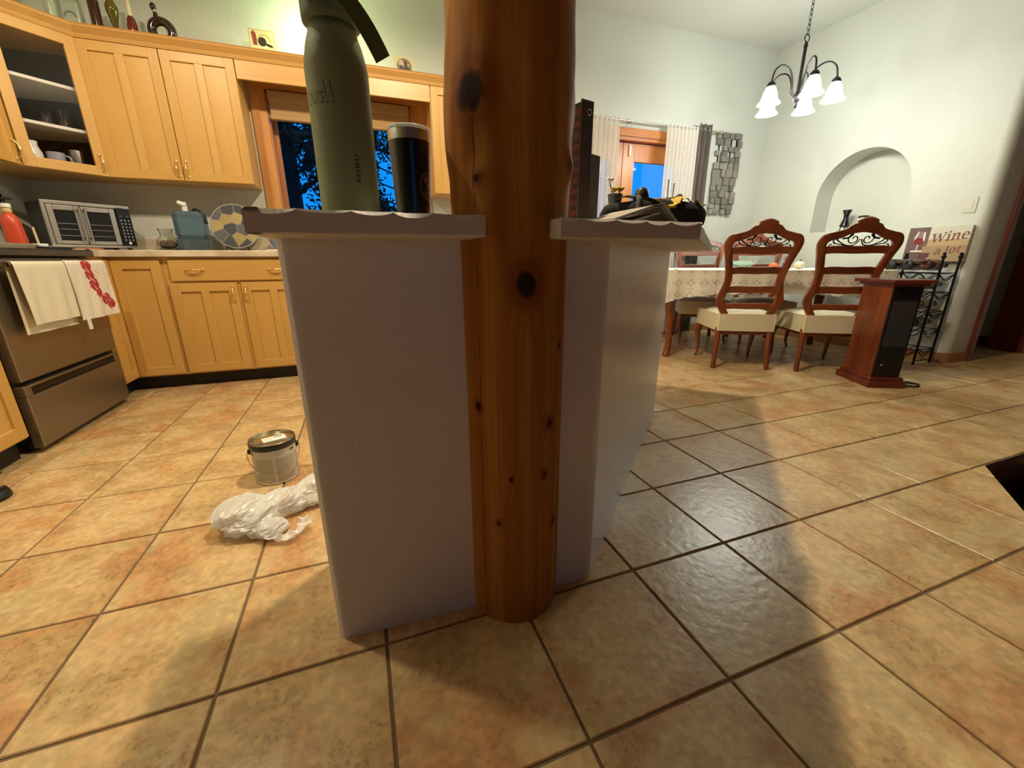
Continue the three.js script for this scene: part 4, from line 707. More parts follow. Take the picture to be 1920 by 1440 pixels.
{
  // tall binder and a thinner book against the post
  const b = thing('binder', 'tall dark binder with red-brown striped page edges beside the log post', 'binder', [-0.163, BT, -0.13], 0.25);
  const spine = std({ color: C(84, 76, 72), roughness: 0.5 }), cov = std({ color: C(64, 40, 34), roughness: 0.55 });
  const stripes = canvasTex(128, 512, (c, w, h) => { c.fillStyle = '#3a1210'; c.fillRect(0, 0, w, h); for (let i = 0; i < 22; i++) { c.fillStyle = i % 2 ? '#5a1c18' : '#23100e'; c.fillRect(w * 0.35, i * h / 22, w * 0.65, h / 22); } c.fillStyle = '#4a2a26'; c.fillRect(0, 0, w * 0.3, h); });
  const pg = new THREE.BoxGeometry(0.03, 0.262, 0.034); pg.translate(-0.008, 0.133, 0); M('pages', pg, std({ map: stripes, roughness: 0.8 }), b);
  M('cover', bx(-0.026, 0.008, 0, 0.268, -0.021, -0.0175), cov, b); M('cover', bx(-0.026, 0.008, 0, 0.268, 0.0175, 0.021), spine, b);
  M('spine', bx(0.008, 0.012, 0, 0.268, -0.021, 0.021, 0.001), spine, b);
  const ho = new THREE.TorusGeometry(0.006, 0.0016, 8, 16); ho.translate(-0.002, 0.245, 0.0215); M('finger_ring', ho, mat.chrome, b);
  b.rotation.y = 0.25;
  tag(M('book', [bx(-0.02, 0.02, 0, 0.172, -0.009, 0.009, 0.002)], std({ color: C(96, 86, 80), roughness: 0.6 })), 'thin grey-brown book standing next to the tall binder', 'book').position.set(-0.112, BT, -0.165);
  scene.children[scene.children.length - 1].rotation.y = 0.45;
  // folded newspapers
  const n = thing('newspaper', 'stack of folded grey newsprint lying on the bar counter', 'newspaper', [-0.08, BT, -0.03]);
  const pm = std({ color: C(232, 228, 222), roughness: 0.9, map: canvasTex(256, 256, (c, w, h) => { c.fillStyle = '#cfc9c0'; c.fillRect(0, 0, w, h); c.fillStyle = '#9a948c'; for (let i = 0; i < 40; i++) c.fillRect(10 + (i % 2) * 124, 10 + (i >> 1) * 12, 108, 5); }) });
  const sheet = (pts, th, d0, d1) => { const up = pts.map(([x, y]) => [x, y + th]).reverse(); const g = ext([...pts, ...up], d1 - d0, 0); g.translate(0, 0, d0); return uvm(g, 'y', 4); };
  M('sheet', sheet([[-0.09, 0], [0.02, 0.033], [0.052, 0.039]], 0.0022, -0.12, 0.045), pm, n);
  M('sheet', sheet([[-0.09, 0.004], [0.02, 0.0375], [0.05, 0.043], [0.058, 0.036], [0.095, 0.001]], 0.002, -0.115, 0.05), pm, n);
  M('sheet', sheet([[-0.045, 0], [0.035, 0.022]], 0.003, -0.1, 0.055), pm, n);
}
{
  // soft black pouch with yellow lining and straps
  const b = thing('tool_pouch', 'open soft black pouch with yellow trim lying behind the newspapers', 'pouch', [0.155, BT, -0.27], -0.1);
  const g = new THREE.SphereGeometry(1, 48, 24), p = g.attributes.position;
  for (let i = 0; i < p.count; i++) { const x = p.getX(i), y = p.getY(i), z = p.getZ(i), w = 1 + 0.06 * Math.sin(x * 7 + z * 5) ; let Y = y > 0 ? y * 0.62 - 0.45 * Math.exp(-(x * x * 1.4 + z * z * 3)) * y : Math.max(y, -0.55) * 0.9; p.setXYZ(i, Math.sign(x) * Math.pow(Math.abs(x), 0.8) * 0.168 * w, (Y + 0.5) * 0.1 - 0.0005, z * 0.1 * w); }
  g.computeVertexNormals(); M('body', g, mat.blackCloth, b);
  const yel = std({ color: C(206, 176, 36), roughness: 0.7 });
  const rib = (pts, w) => { const c = new THREE.CatmullRomCurve3(pts.map(q => V(...q))); return grid(30, 4, (u, v) => { const q = c.getPoint(u), t = c.getTangent(u), s = V(-t.z, 0, t.x).normalize(), f = (v - 0.5) * w; return [q.x + s.x * f, q.y + 0.004 * Math.sin(u * 15), q.z + s.z * f]; }); };
  const dbl = new THREE.MeshStandardMaterial({ color: C(206, 176, 36), roughness: 0.7, side: THREE.DoubleSide });
  M('trim', rib([[-0.13, 0.088, 0.03], [-0.07, 0.094, 0.05], [-0.01, 0.07, 0.085], [0.03, 0.07, 0.09]], 0.045), dbl, b);
  M('trim', rib([[0.0, 0.06, 0.1], [0.03, 0.085, 0.08], [0.06, 0.094, 0.06]], 0.03), dbl, b);
  M('trim', rib([[0.075, 0.09, 0.055], [0.1, 0.084, 0.068], [0.13, 0.07, 0.072]], 0.02), dbl, b);
  M('strap', [tube([[-0.1, 0.04, 0.098], [-0.085, 0.085, 0.075], [-0.075, 0.09, 0.04]], 0.008), tube([[0.05, 0.09, 0.05], [0.075, 0.1, 0.03], [0.095, 0.092, 0.0]], 0.009)], std({ color: C(60, 62, 60), roughness: 0.8 }), b);
  // things standing behind the pouch
  const v = thing('flower_vase', 'little grey vase of yellow and white flowers behind the black pouch', 'vase', [0.116, BT, -0.405]);
  M('vase', lathe([[0, 0], [0.022, 0], [0.028, 0.04], [0.018, 0.085], [0.024, 0.125], [0.02, 0.125], [0.014, 0.085], [0, 0.01]]), std({ color: C(70, 74, 72), roughness: 0.5 }), v);
  for (const [x, y, z, m] of [[0.018, 0.14, 0, yel], [-0.012, 0.136, 0.008, yel], [-0.024, 0.165, 0, mat.white]]) { M('stem', rod([0, 0.08, 0], [x, y, z], 0.0016, 6), std({ color: C(60, 80, 40), roughness: 0.9 }), v); M('flower', [sph(0.009, x, y, z, 1, 0.7, 1, 10), sph(0.007, x + 0.008, y + 0.004, z, 1, 0.7, 1, 8), sph(0.007, x - 0.007, y + 0.003, z + 0.004, 1, 0.7, 1, 8)], m, v); }
  const d = thing('brown_bottle', 'short dark brown bottle with a domed black cap behind the pouch', 'bottle', [0.218, BT, -0.405]);
  M('body', lathe([[0, 0], [0.026, 0], [0.028, 0.09], [0.024, 0.11], [0, 0.11]]), phy({ color: C(92, 48, 26), roughness: 0.25 }), d); M('cap', lathe([[0.025, 0.105], [0.025, 0.122], [0.02, 0.142], [0.01, 0.15], [0, 0.151]]), mat.black, d);
  const o = tag(M('small_box', bx(-0.022, 0.022, 0, 0.118, -0.02, 0.02, 0.002), std({ color: C(206, 132, 30), roughness: 0.6 })), 'small orange carton behind the black pouch', 'box'); o.position.set(0.283, BT, -0.405); o.rotation.y = 0.5;
  const c = thing('paper_cup', 'white cup with two straws behind the black pouch', 'cup', [0.333, BT, -0.405]);
  M('cup', lathe([[0, 0], [0.024, 0], [0.031, 0.122], [0.029, 0.122], [0.022, 0.004], [0, 0.004]]), std({ color: C(222, 220, 216), roughness: 0.6 }), c);
  M('straw', rod([-0.008, 0.01, 0], [-0.012, 0.18, 0], 0.0028, 8), mat.white, c); M('straw', rod([0.008, 0.01, 0], [0.012, 0.17, 0], 0.0028, 8), mat.white, c);
  M('logo', (() => { const g = new THREE.CylinderGeometry(0.0288, 0.0282, 0.02, 12, 1, true, 0.1, 0.6); g.translate(0, 0.095, 0); return g; })(), std({ color: C(150, 40, 50), roughness: 0.6 }), c);
}
// ---------------------------------------------------------------- floor things in the kitchen
{
  const c = thing('paint_can', 'metal paint can with a grey label and black lid band on the kitchen floor', 'paint can', [-1.112, 0.0005, -1.02], 0.15);
  const r = 0.086, h = 0.178;
  const lab = canvasTex(1024, 512, (k, w, hh) => {
    k.fillStyle = '#c9c5ba'; k.fillRect(0, 0, w, hh); k.fillStyle = '#b2aea4'; k.fillRect(0, hh * 0.24, w, hh * 0.76); k.fillStyle = '#9c988e';
    for (let b = 0; b < 6; b++) for (let i = 0; i < 22; i++) k.fillRect(b * 171 + 12, 140 + i * 16, 60 + ((i * 37 + b * 53) % 80), 5);
    for (let b = 0; b < 3; b++) { k.fillStyle = '#5c564e'; k.fillRect(b * 341 + 130, 34, 44, 46); k.fillStyle = '#8a857b'; for (let i = 0; i < 4; i++) k.fillRect(b * 341 + 10, 30 + i * 18, 70, 7); }
    for (let b = 0; b < 6; b++) { k.fillStyle = '#dcd9d0'; k.fillRect(b * 171 + 160, hh * 0.24, 8, hh); }
  });
  M('label', cyl(r - 0.001, r - 0.001, h - 0.034, 0, 0.01, 0, 64, true), std({ map: lab, roughness: 0.35, metalness: 0.15 }), c);
  M('body', lathe([[0, 0], [r, 0], [r + 0.001, 0.004], [r, 0.01], [r - 0.002, 0.012], [r - 0.002, h - 0.02], [r + 0.001, h - 0.012], [r + 0.001, h - 0.003], [0, h - 0.003]], 64), mat.chrome, c);
  M('band', lathe([[r - 0.001, h - 0.026], [r + 0.003, h - 0.024], [r + 0.003, h - 0.004], [r, h - 0.002]], 64), std({ color: C(28, 24, 22), roughness: 0.4 }), c);
  const lid = M('lid', lathe([[0, h - 0.004], [r - 0.016, h - 0.004], [r - 0.014, h - 0.001], [r - 0.011, h - 0.006], [r - 0.006, h - 0.006], [r - 0.003, h + 0.004], [r + 0.002, h + 0.004], [r + 0.003, h]], 64), std({ color: C(150, 140, 112), metalness: 0.9, roughness: 0.3 }), c);
  const st = canvasTex(256, 128, (k, w, hh) => { k.fillStyle = '#eceade'; k.fillRect(0, 0, w, hh); k.fillStyle = '#8f96a0'; k.fillRect(130, 20, 90, 34); k.fillStyle = '#b4b2a8'; for (let i = 0; i < 6; i++) k.fillRect(16, 18 + i * 17, 90, 6); });
  const sg = new THREE.BoxGeometry(0.088, 0.001, 0.052); sg.rotateY(0.22); sg.translate(0.008, h - 0.0018, 0); M('sticker', sg, std({ map: st, roughness: 0.6 }), lid);
  for (const s of [-1, 1]) M('ear', [sph(0.013, s * (r + 0.003), h - 0.042, 0, 0.6, 1, 1, 12)], mat.black, c);
  const bail = []; for (let i = 0; i <= 20; i++) { const a = i / 20 * Math.PI; bail.push([Math.cos(a) * (r + 0.012), h - 0.042 - Math.sin(a) * 0.085, Math.sin(a) * (r + 0.018) * 0.75 + 0.012 ]); }
  M('bail', tube(bail, 0.0018, 60, 6), mat.chrome, c);
}
{
  // crumpled white plastic bag
  const film = phy({ color: C(246, 246, 244), roughness: 0.3, transmission: 0.4, thickness: 0, side: THREE.DoubleSide, clearcoat: 0.3 });
  const ridg = (x, y, z, s) => { let t = 0, a = 0.6, f = 1; for (let o = 0; o < 3; o++) { const n = vn(x * f + z * f * 0.7 + 50, y * f + z * f * 0.5 + 50, 9999, 9999, s + o); t += a * (1 - Math.abs(n * 2 - 1)); a *= 0.42; f *= 2.3; } return t; };
  const lobe = (cx, cz, rx, ry, rz, s, tilt = 0) => {
    const g = new THREE.IcosahedronGeometry(1, 26), p = g.attributes.position;
    for (let i = 0; i < p.count; i++) { const v = V(p.getX(i), p.getY(i), p.getZ(i)), d = 0.7 + 0.5 * ridg(v.x * 1.5, v.y * 1.5, v.z * 1.5, s) - 0.1 * ridg(v.x * 5, v.y * 4, v.z * 4, s + 9); const y = v.y * d * ry + ry * 0.72; const a = Math.cos(tilt), b = Math.sin(tilt), x = v.x * d * rx, z = v.z * d * rz; p.setXYZ(i, cx + x * a - z * b, Math.max(0.002 + 0.004 * (1 + v.x), y), cz + x * b + z * a); }
    g.computeVertexNormals(); return g;
  };
  const ribbon = pts => { const c = new THREE.CatmullRomCurve3(pts.map(q => V(...q))); return grid(60, 8, (u, v) => { const q = c.getPoint(u), t = c.getTangent(u), s = V(-t.z, 0, t.x).normalize(), f = (v - 0.5) * (0.035 + 0.012 * Math.sin(u * 19)); return [q.x + s.x * f, Math.max(0.003, q.y + 0.012 * Math.cos(v * 6.3) * (0.6 + 0.4 * Math.sin(u * 31)) + 0.012), q.z + s.z * f]; }); };
  const pbag = tag(M('plastic_bag', [lobe(-1.175, -0.66, 0.105, 0.062, 0.1, 501), lobe(-1.07, -0.7, 0.1, 0.055, 0.06, 517, -0.4), lobe(-0.93, -0.78, 0.13, 0.06, 0.075, 533, -0.5), lobe(-1.1, -0.58, 0.06, 0.035, 0.05, 541), ribbon([[-1.1, 0.01, -0.56], [-1.06, 0.004, -0.515], [-1.01, 0.004, -0.525], [-0.985, 0.008, -0.57], [-0.99, 0.02, -0.6]])], film), 'crumpled white plastic shopping bag on the tiles in front of the paint can', 'plastic bag'); pbag.position.x = 0.025;
  const pb = thing('steel_bowl', 'small steel bowl with a black foot on the floor beside the base cabinet', 'bowl', [-2.165, 0, -1.2]);
  M('bowl', lathe([[0, 0.03], [0.05, 0.03], [0.064, 0.075], [0.066, 0.1], [0.062, 0.1], [0.058, 0.075], [0.04, 0.034], [0, 0.034]]), mat.steel, pb); M('foot', lathe([[0.0, 0], [0.068, 0], [0.07, 0.012], [0.062, 0.034], [0.045, 0.034], [0, 0.03]]), mat.black, pb);
}

// ---------------------------------------------------------------- dining chairs
const RV = [Math.cos(-Math.PI / 6), 0.5], FV = [0.5, -Math.cos(Math.PI / 6)], DO = [2.31, -1.705];
const dpos = (r, f, y = 0) => [DO[0] + RV[0] * r + FV[0] * f, y, DO[1] + RV[1] * r + FV[1] * f];
const recline = y => y < 0.42 ? (0.42 - y) * 0.16 : 0.16 * Math.pow(Math.max(0, y - 0.45) / 0.72, 1.6);
function bend(g) { const p = g.attributes.position; for (let i = 0; i < p.count; i++) p.setZ(i, p.getZ(i) + recline(p.getY(i))); g.computeVertexNormals(); return g; }
function makeChair(label) {
  const c = thing('dining_chair', label, 'chair', [0, 0, 0], 0, 'carved dining chairs round the table');
  const half = [[0.168, 0.44], [0.2, 0.46], [0.245, 0.545], [0.252, 0.6], [0.225, 0.7], [0.222, 0.78], [0.25, 0.9], [0.274, 0.98], [0.276, 1.03], [0.25, 1.075], [0.19, 1.092], [0.125, 1.112], [0.085, 1.145], [0.0, 1.16]];
  const inner = [[0.118, 0.44], [0.15, 0.475], [0.184, 0.545], [0.191, 0.6], [0.168, 0.7], [0.168, 0.78], [0.194, 0.9], [0.216, 0.985], [0.213, 1.015], [0.192, 1.032], [0.135, 1.048], [0.08, 1.075], [0, 1.088]];
  const o = spline(half, 60), n = spline(inner, 60);
  // backrest frame as one ring, carved crest added on top
  const outline = [...o, ...o.slice(0, -1).map(([x, y]) => [-x, y]).reverse(), ...n.map(([x, y]) => [-x, y]), ...n.slice(0, -1).reverse()];
  const frame = ext(outline, 0.032, 0.006); frame.translate(0, 0, -0.016);
  const crest = []; for (let i = -4; i <= 4; i++) crest.push(sph(0.014, i * 0.0135, 1.158 + 0.02 * Math.cos(i / 4 * 1.4), 0.0, 1, 1, 1.1, 10));
  crest.push((() => { const g = ext(spline([[0.095, 1.13], [0.05, 1.165], [0, 1.178], [-0.05, 1.165], [-0.095, 1.13]], 24), 0.03, 0.006); g.translate(0, 0, -0.015); return g; })());
  M('back_frame', bend(merge([uvm(frame), ...crest.map(q => uvm(q))])), mat.cherry, c);
  for (const [y, w, h] of [[0.952, 0.222, 0.054], [0.8, 0.185, 0.054], [0.65, 0.19, 0.054], [0.515, 0.175, 0.046]]) {
    const up = [], dn = []; for (let i = 0; i <= 16; i++) { const t = i / 8 - 1, a = 0.024 * Math.cos(t * Math.PI * 0.5) - 0.01 * Math.cos(t * Math.PI); up.push([t * w, y + h / 2 + a]); dn.push([t * w, y - h / 2 + a * 0.9]); }
    const g = ext([...dn, ...up.reverse()], 0.018, 0.003); g.translate(0, 0, -0.009); M('slat', bend(uvm(g, 'x')), mat.cherry, c);
  }
  const sc = [], spiral = (cx, cy, r0, r1, a0, a1, s) => { const P = []; for (let i = 0; i <= 22; i++) { const t = i / 22, a = a0 + (a1 - a0) * t, r = r0 + (r1 - r0) * t; P.push([s * (cx + Math.cos(a) * r), cy + Math.sin(a) * r, 0]); } return tube(P, 0.0042, 40, 6); };
  for (const s of [-1, 1]) {
    sc.push(spiral(0.045, 1.043, 0.008, 0.042, 0, Math.PI * 2.3, s), tube([[s * 0.004, 1.04, 0], [s * 0.03, 1.002, 0], [s * 0.08, 0.998, 0], [s * 0.13, 1.02, 0], [s * 0.16, 1.04, 0]], 0.0042, 24, 6), spiral(0.165, 1.025, 0.007, 0.02, -2, 3.2, s), spiral(0.185, 0.997, 0.006, 0.019, 2.5, -3.2, s), tube([[s * 0.06, 1.075, 0], [s * 0.085, 1.052, 0], [s * 0.12, 1.045, 0]], 0.007, 16, 6), tube([[s * 0.08, 0.997, 0], [s * 0.13, 1.005, 0], [s * 0.17, 1.012, 0]], 0.0042, 16, 6));
  }
  M('scrollwork', bend(merge(sc.map(q => uvm(q)))), mat.iron, c);
  // seat with a fitted cream cover
  const plan = spline([[-0.2, 0.03], [0, 0.036], [0.2, 0.03], [0.222, 0.0], [0.25, -0.25], [0.262, -0.44], [0.235, -0.475], [0, -0.5], [-0.235, -0.475], [-0.262, -0.44], [-0.25, -0.25], [-0.222, 0.0], [-0.2, 0.03]], 72);
  const seat = ext(plan.map(([x, z]) => [x, -z]), 0.14, 0); seat.rotateX(-Math.PI / 2); seat.translate(0, 0.325, 0);
  const dome = new THREE.SphereGeometry(1, 32, 16, 0, Math.PI * 2, 0, Math.PI / 2); { const p = dome.attributes.position; for (let i = 0; i < p.count; i++) { const x = p.getX(i), y = p.getY(i), z = p.getZ(i), q = Math.max(Math.abs(x), Math.abs(z)) || 1, k = Math.hypot(x, z) / q; p.setXYZ(i, x * (0.6 + 0.4 * k) * 0.235, 0.462 + y * 0.03, z * (0.6 + 0.4 * k) * 0.245 - 0.228); } dome.computeVertexNormals(); }
  M('seat', [uvm(toCreasedNormals(seat, 0.5)), uvm(dome)], std({ color: C(214, 204, 174), roughness: 0.9, bumpMap: rep(weaveB, 5, 5), bumpScale: 0.0006 }), c);
  M('apron', bx(-0.2, 0.2, 0.29, 0.345, -0.45, 0.01, 0.01, 'x'), mat.cherry, c);
  for (const s of [-1, 1]) {
    M('leg', vtube([[s * 0.2, 0.34, 0.0], [s * 0.203, 0.2, 0.012], [s * 0.212, 0.02, 0.03], [s * 0.213, 0.0, 0.033]], [0.026, 0.022, 0.02, 0.02], 14, 8), mat.cherry, c);
    M('leg', vtube([[s * 0.225, 0.34, -0.43], [s * 0.246, 0.26, -0.455], [s * 0.232, 0.12, -0.445], [s * 0.23, 0.05, -0.45], [s * 0.238, 0.012, -0.468]], [0.034, 0.032, 0.02, 0.016, 0.012], 20, 8), mat.cherry, c);
  }
  return c;
}
{
  const c = makeChair('carved cherry chair with cream seat, near side of the table, farther from the heater'); const A = -Math.PI / 6;
  c.position.set(...dpos(0, 0)); c.rotation.y = A;
  dup(c, dpos(0.655, 0.0), A, 'carved cherry chair with cream seat on the near side beside the heater');
  dup(c, dpos(-0.03, 1.55), A + Math.PI, 'carved cherry chair with cream seat on the window side by the dark curtain');
  dup(c, dpos(0.6, 1.55), A + Math.PI, 'carved cherry chair with cream seat on the window side below the wall sculpture');
}
// ---------------------------------------------------------------- table, cloth and what stands on it
const TH = 0.805;
{
  const L = 1.82, W = 1.02, ctr = dpos(0.3, 0.8), A = -Math.PI / 6; // local x along RV, local z = -FV
  const t = thing('dining_table', 'cherry dining table under a crocheted cloth', 'table', [ctr[0], 0, ctr[2]], A);
  M('top', bx(-L / 2, L / 2, TH - 0.03, TH, -W / 2, W / 2, 0.008, 'x'), mat.cherry, t);
  M('apron', [bx(-L / 2 + 0.1, L / 2 - 0.1, TH - 0.12, TH - 0.031, W / 2 - 0.1, W / 2 - 0.08, 0, 'x'), bx(-L / 2 + 0.1, L / 2 - 0.1, TH - 0.12, TH - 0.031, -W / 2 + 0.08, -W / 2 + 0.1, 0, 'x'), bx(-L / 2 + 0.08, -L / 2 + 0.1, TH - 0.12, TH - 0.031, -W / 2 + 0.08, W / 2 - 0.08), bx(L / 2 - 0.1, L / 2 - 0.08, TH - 0.12, TH - 0.031, -W / 2 + 0.08, W / 2 - 0.08)], mat.cherry, t);
  for (const sx of [-1, 1]) for (const sz of [-1, 1]) { const x = sx * (L / 2 - 0.09), z = sz * (W / 2 - 0.09); M('leg', vtube([[x, TH - 0.04, z], [x + sx * 0.025, TH - 0.16, z + sz * 0.025], [x + sx * 0.01, 0.35, z + sz * 0.01], [x - sx * 0.004, 0.1, z - sz * 0.004], [x + sx * 0.012, 0.015, z + sz * 0.012]], [0.05, 0.056, 0.036, 0.026, 0.034], 26, 10), mat.cherry, t); }
  // crochet pattern: white thread, open holes
  const S = 1024, cro = canvasTex(S, S, (c, w) => {
    c.fillStyle = '#000'; c.fillRect(0, 0, w, w); c.strokeStyle = '#fff'; c.lineWidth = 4.6;
    const k = w / 4; for (let i = 0; i < 74; i++) { c.beginPath(); c.moveTo(i * 13.84, 0); c.lineTo(i * 13.84, w); c.stroke(); c.beginPath(); c.moveTo(0, i * 13.84); c.lineTo(w, i * 13.84); c.stroke(); }
    for (let i = 0; i < 4; i++) for (let j = 0; j < 4; j++) {
      const x = (i + 0.5) * k, y = (j + 0.5) * k;
      for (let r = 10; r < k * 0.5; r += 13) { c.beginPath(); c.arc(x, y, r, 0, 7); c.lineWidth = 6.5; c.stroke(); }
      for (let a = 0; a < 32; a++) { const q = a / 32 * Math.PI * 2, r0 = a % 2 ? 14 : 44; c.beginPath(); c.moveTo(x + Math.cos(q) * r0, y + Math.sin(q) * r0); c.lineTo(x + Math.cos(q) * k * 0.5, y + Math.sin(q) * k * 0.5); c.lineWidth = 6; c.stroke(); }
      c.lineWidth = 6; for (let d = -2; d <= 2; d++) { c.beginPath(); c.moveTo(i * k + d * 10, j * k - 34); c.lineTo(i * k + d * 10, j * k + 34); c.stroke(); c.beginPath(); c.moveTo(i * k - 34, j * k + d * 10); c.lineTo(i * k + 34, j * k + d * 10); c.stroke(); }
    }
  }, false); cro.wrapS = cro.wrapT = THREE.RepeatWrapping;
  const lace = std({ color: C(232, 226, 212), roughness: 0.95, alphaMap: cro, alphaTest: 0.4, side: THREE.DoubleSide }), clothTop = std({ color: C(240, 238, 228), roughness: 0.95, bumpMap: cro, bumpScale: 0.001 });
  const tc = thing('tablecloth', 'cream crocheted tablecloth with a scalloped hem draped over the dining table', 'tablecloth', [ctr[0], 0, ctr[2]], A);
  const hx = L / 2 + 0.006, hz = W / 2 + 0.006, y0 = TH + 0.004;
  M('top', bx(-hx, hx, TH + 0.001, y0, -hz, hz), clothTop, tc);
  // skirt walks round the outline; corners hang deeper
  const per = [], add = (x, z, nx, nz, c) => per.push([x, z, nx, nz, c]);
  const seg = (x0, z0, x1, z1, nx, nz, n) => { for (let i = 0; i < n; i++) { const t = i / n, e = Math.min(t, 1 - t) * Math.hypot(x1 - x0, z1 - z0); add(x0 + (x1 - x0) * t, z0 + (z1 - z0) * t, nx, nz, Math.exp(-e * 5)); } };
  seg(-hx, hz, hx, hz, 0, 1, 120); seg(hx, hz, hx, -hz, 1, 0, 70); seg(hx, -hz, -hx, -hz, 0, -1, 120); seg(-hx, -hz, -hx, hz, -1, 0, 70); per.push(per[0]);
  // smooth outward normals near the corners
  const N = per.length - 1; let run = 0; const len = per.map((p, i) => { if (i) run += Math.hypot(p[0] - per[i - 1][0], p[1] - per[i - 1][1]); return run; });
  const sk = grid(N, 16, (u, v) => {
    const i = Math.min(N, Math.round(u * N)), p = per[i], a = per[(i + N - 5) % N], b = per[(i + 5) % N], nx = p[2] + a[2] + b[2], nz = p[3] + a[3] + b[3], nl = Math.hypot(nx, nz), s = len[i];
    const drop = 0.19 + 0.1 * p[4] + 0.014 * Math.abs(Math.sin(s * Math.PI / 0.09)), fold = (0.012 + 0.03 * p[4]) * Math.sin(s * 22 + 1) * v + 0.012 * v + p[4] * 0.03 * v;
    return [p[0] + nx / nl * fold, y0 - v * drop, p[1] + nz / nl * fold, s * 2.3, v * drop * 2.3];
  });
  M('skirt', sk, lace, tc);
  // small autumn decorations
  const P = (r, f) => { const p = dpos(r, f, y0 + 0.0005); return p; };
  const pump = (name, label, r, f, s, col) => {
    const t = thing(name, label, 'pumpkin', P(r, f)), g = new THREE.SphereGeometry(1, 36, 18), p = g.attributes.position;
    for (let i = 0; i < p.count; i++) { const a = Math.atan2(p.getZ(i), p.getX(i)), k = 1 - 0.09 * Math.abs(Math.cos(a * 5)); p.setXYZ(i, p.getX(i) * s * k, (p.getY(i) * 0.72 + 0.7) * s, p.getZ(i) * s * k); } g.computeVertexNormals();
    M('body', g, std({ color: col, roughness: 0.5 }), t); M('stem', vtube([[0, s * 1.3, 0], [0.004, s * 1.6, 0], [0.012, s * 1.75, 0]], [0.006, 0.004, 0.005], 8, 6), std({ color: C(96, 84, 50), roughness: 0.9 }), t);
  };
  pump('pumpkin', 'small orange pumpkin decoration on the tablecloth', 0.43, 0.72, 0.042, C(214, 104, 56)); pump('pumpkin', 'small white pumpkin decoration on the tablecloth', 0.66, 0.74, 0.05, C(228, 220, 190));
  const s = thing('scarecrow_figurine', 'little harvest figurine with a brown hat and red scarf on the tablecloth', 'figurine', P(0.54, 0.72));
  M('body', lathe([[0, 0], [0.032, 0], [0.036, 0.02], [0.03, 0.05], [0.015, 0.065], [0, 0.065]]), std({ color: C(196, 160, 110), roughness: 0.8 }), s);
  M('scarf', (() => { const g = new THREE.TorusGeometry(0.022, 0.011, 8, 20); g.rotateX(Math.PI / 2); g.translate(0, 0.048, 0); return g; })(), std({ color: C(176, 44, 36), roughness: 0.8 }), s);
  M('head', sph(0.022, 0, 0.078, 0, 1, 0.95, 1), std({ color: C(222, 182, 140), roughness: 0.8 }), s);
  M('hat', lathe([[0.036, 0.086], [0.034, 0.09], [0.024, 0.092], [0.02, 0.112], [0.008, 0.118], [0, 0.118]]), std({ color: C(110, 74, 40), roughness: 0.9, side: THREE.DoubleSide }), s);
  tag(M('glass_bowl', lathe([[0, 0], [0.05, 0], [0.055, 0.008], [0.1, 0.05], [0.12, 0.075], [0.117, 0.076], [0.095, 0.052], [0.05, 0.012], [0, 0.01]], 40), phy({ color: C(214, 232, 222), roughness: 0.05, transmission: 0.85, thickness: 0.004, ior: 1.5 })), 'shallow pale green glass bowl on the tablecloth', 'bowl').position.set(...P(0.16, 0.75));
}
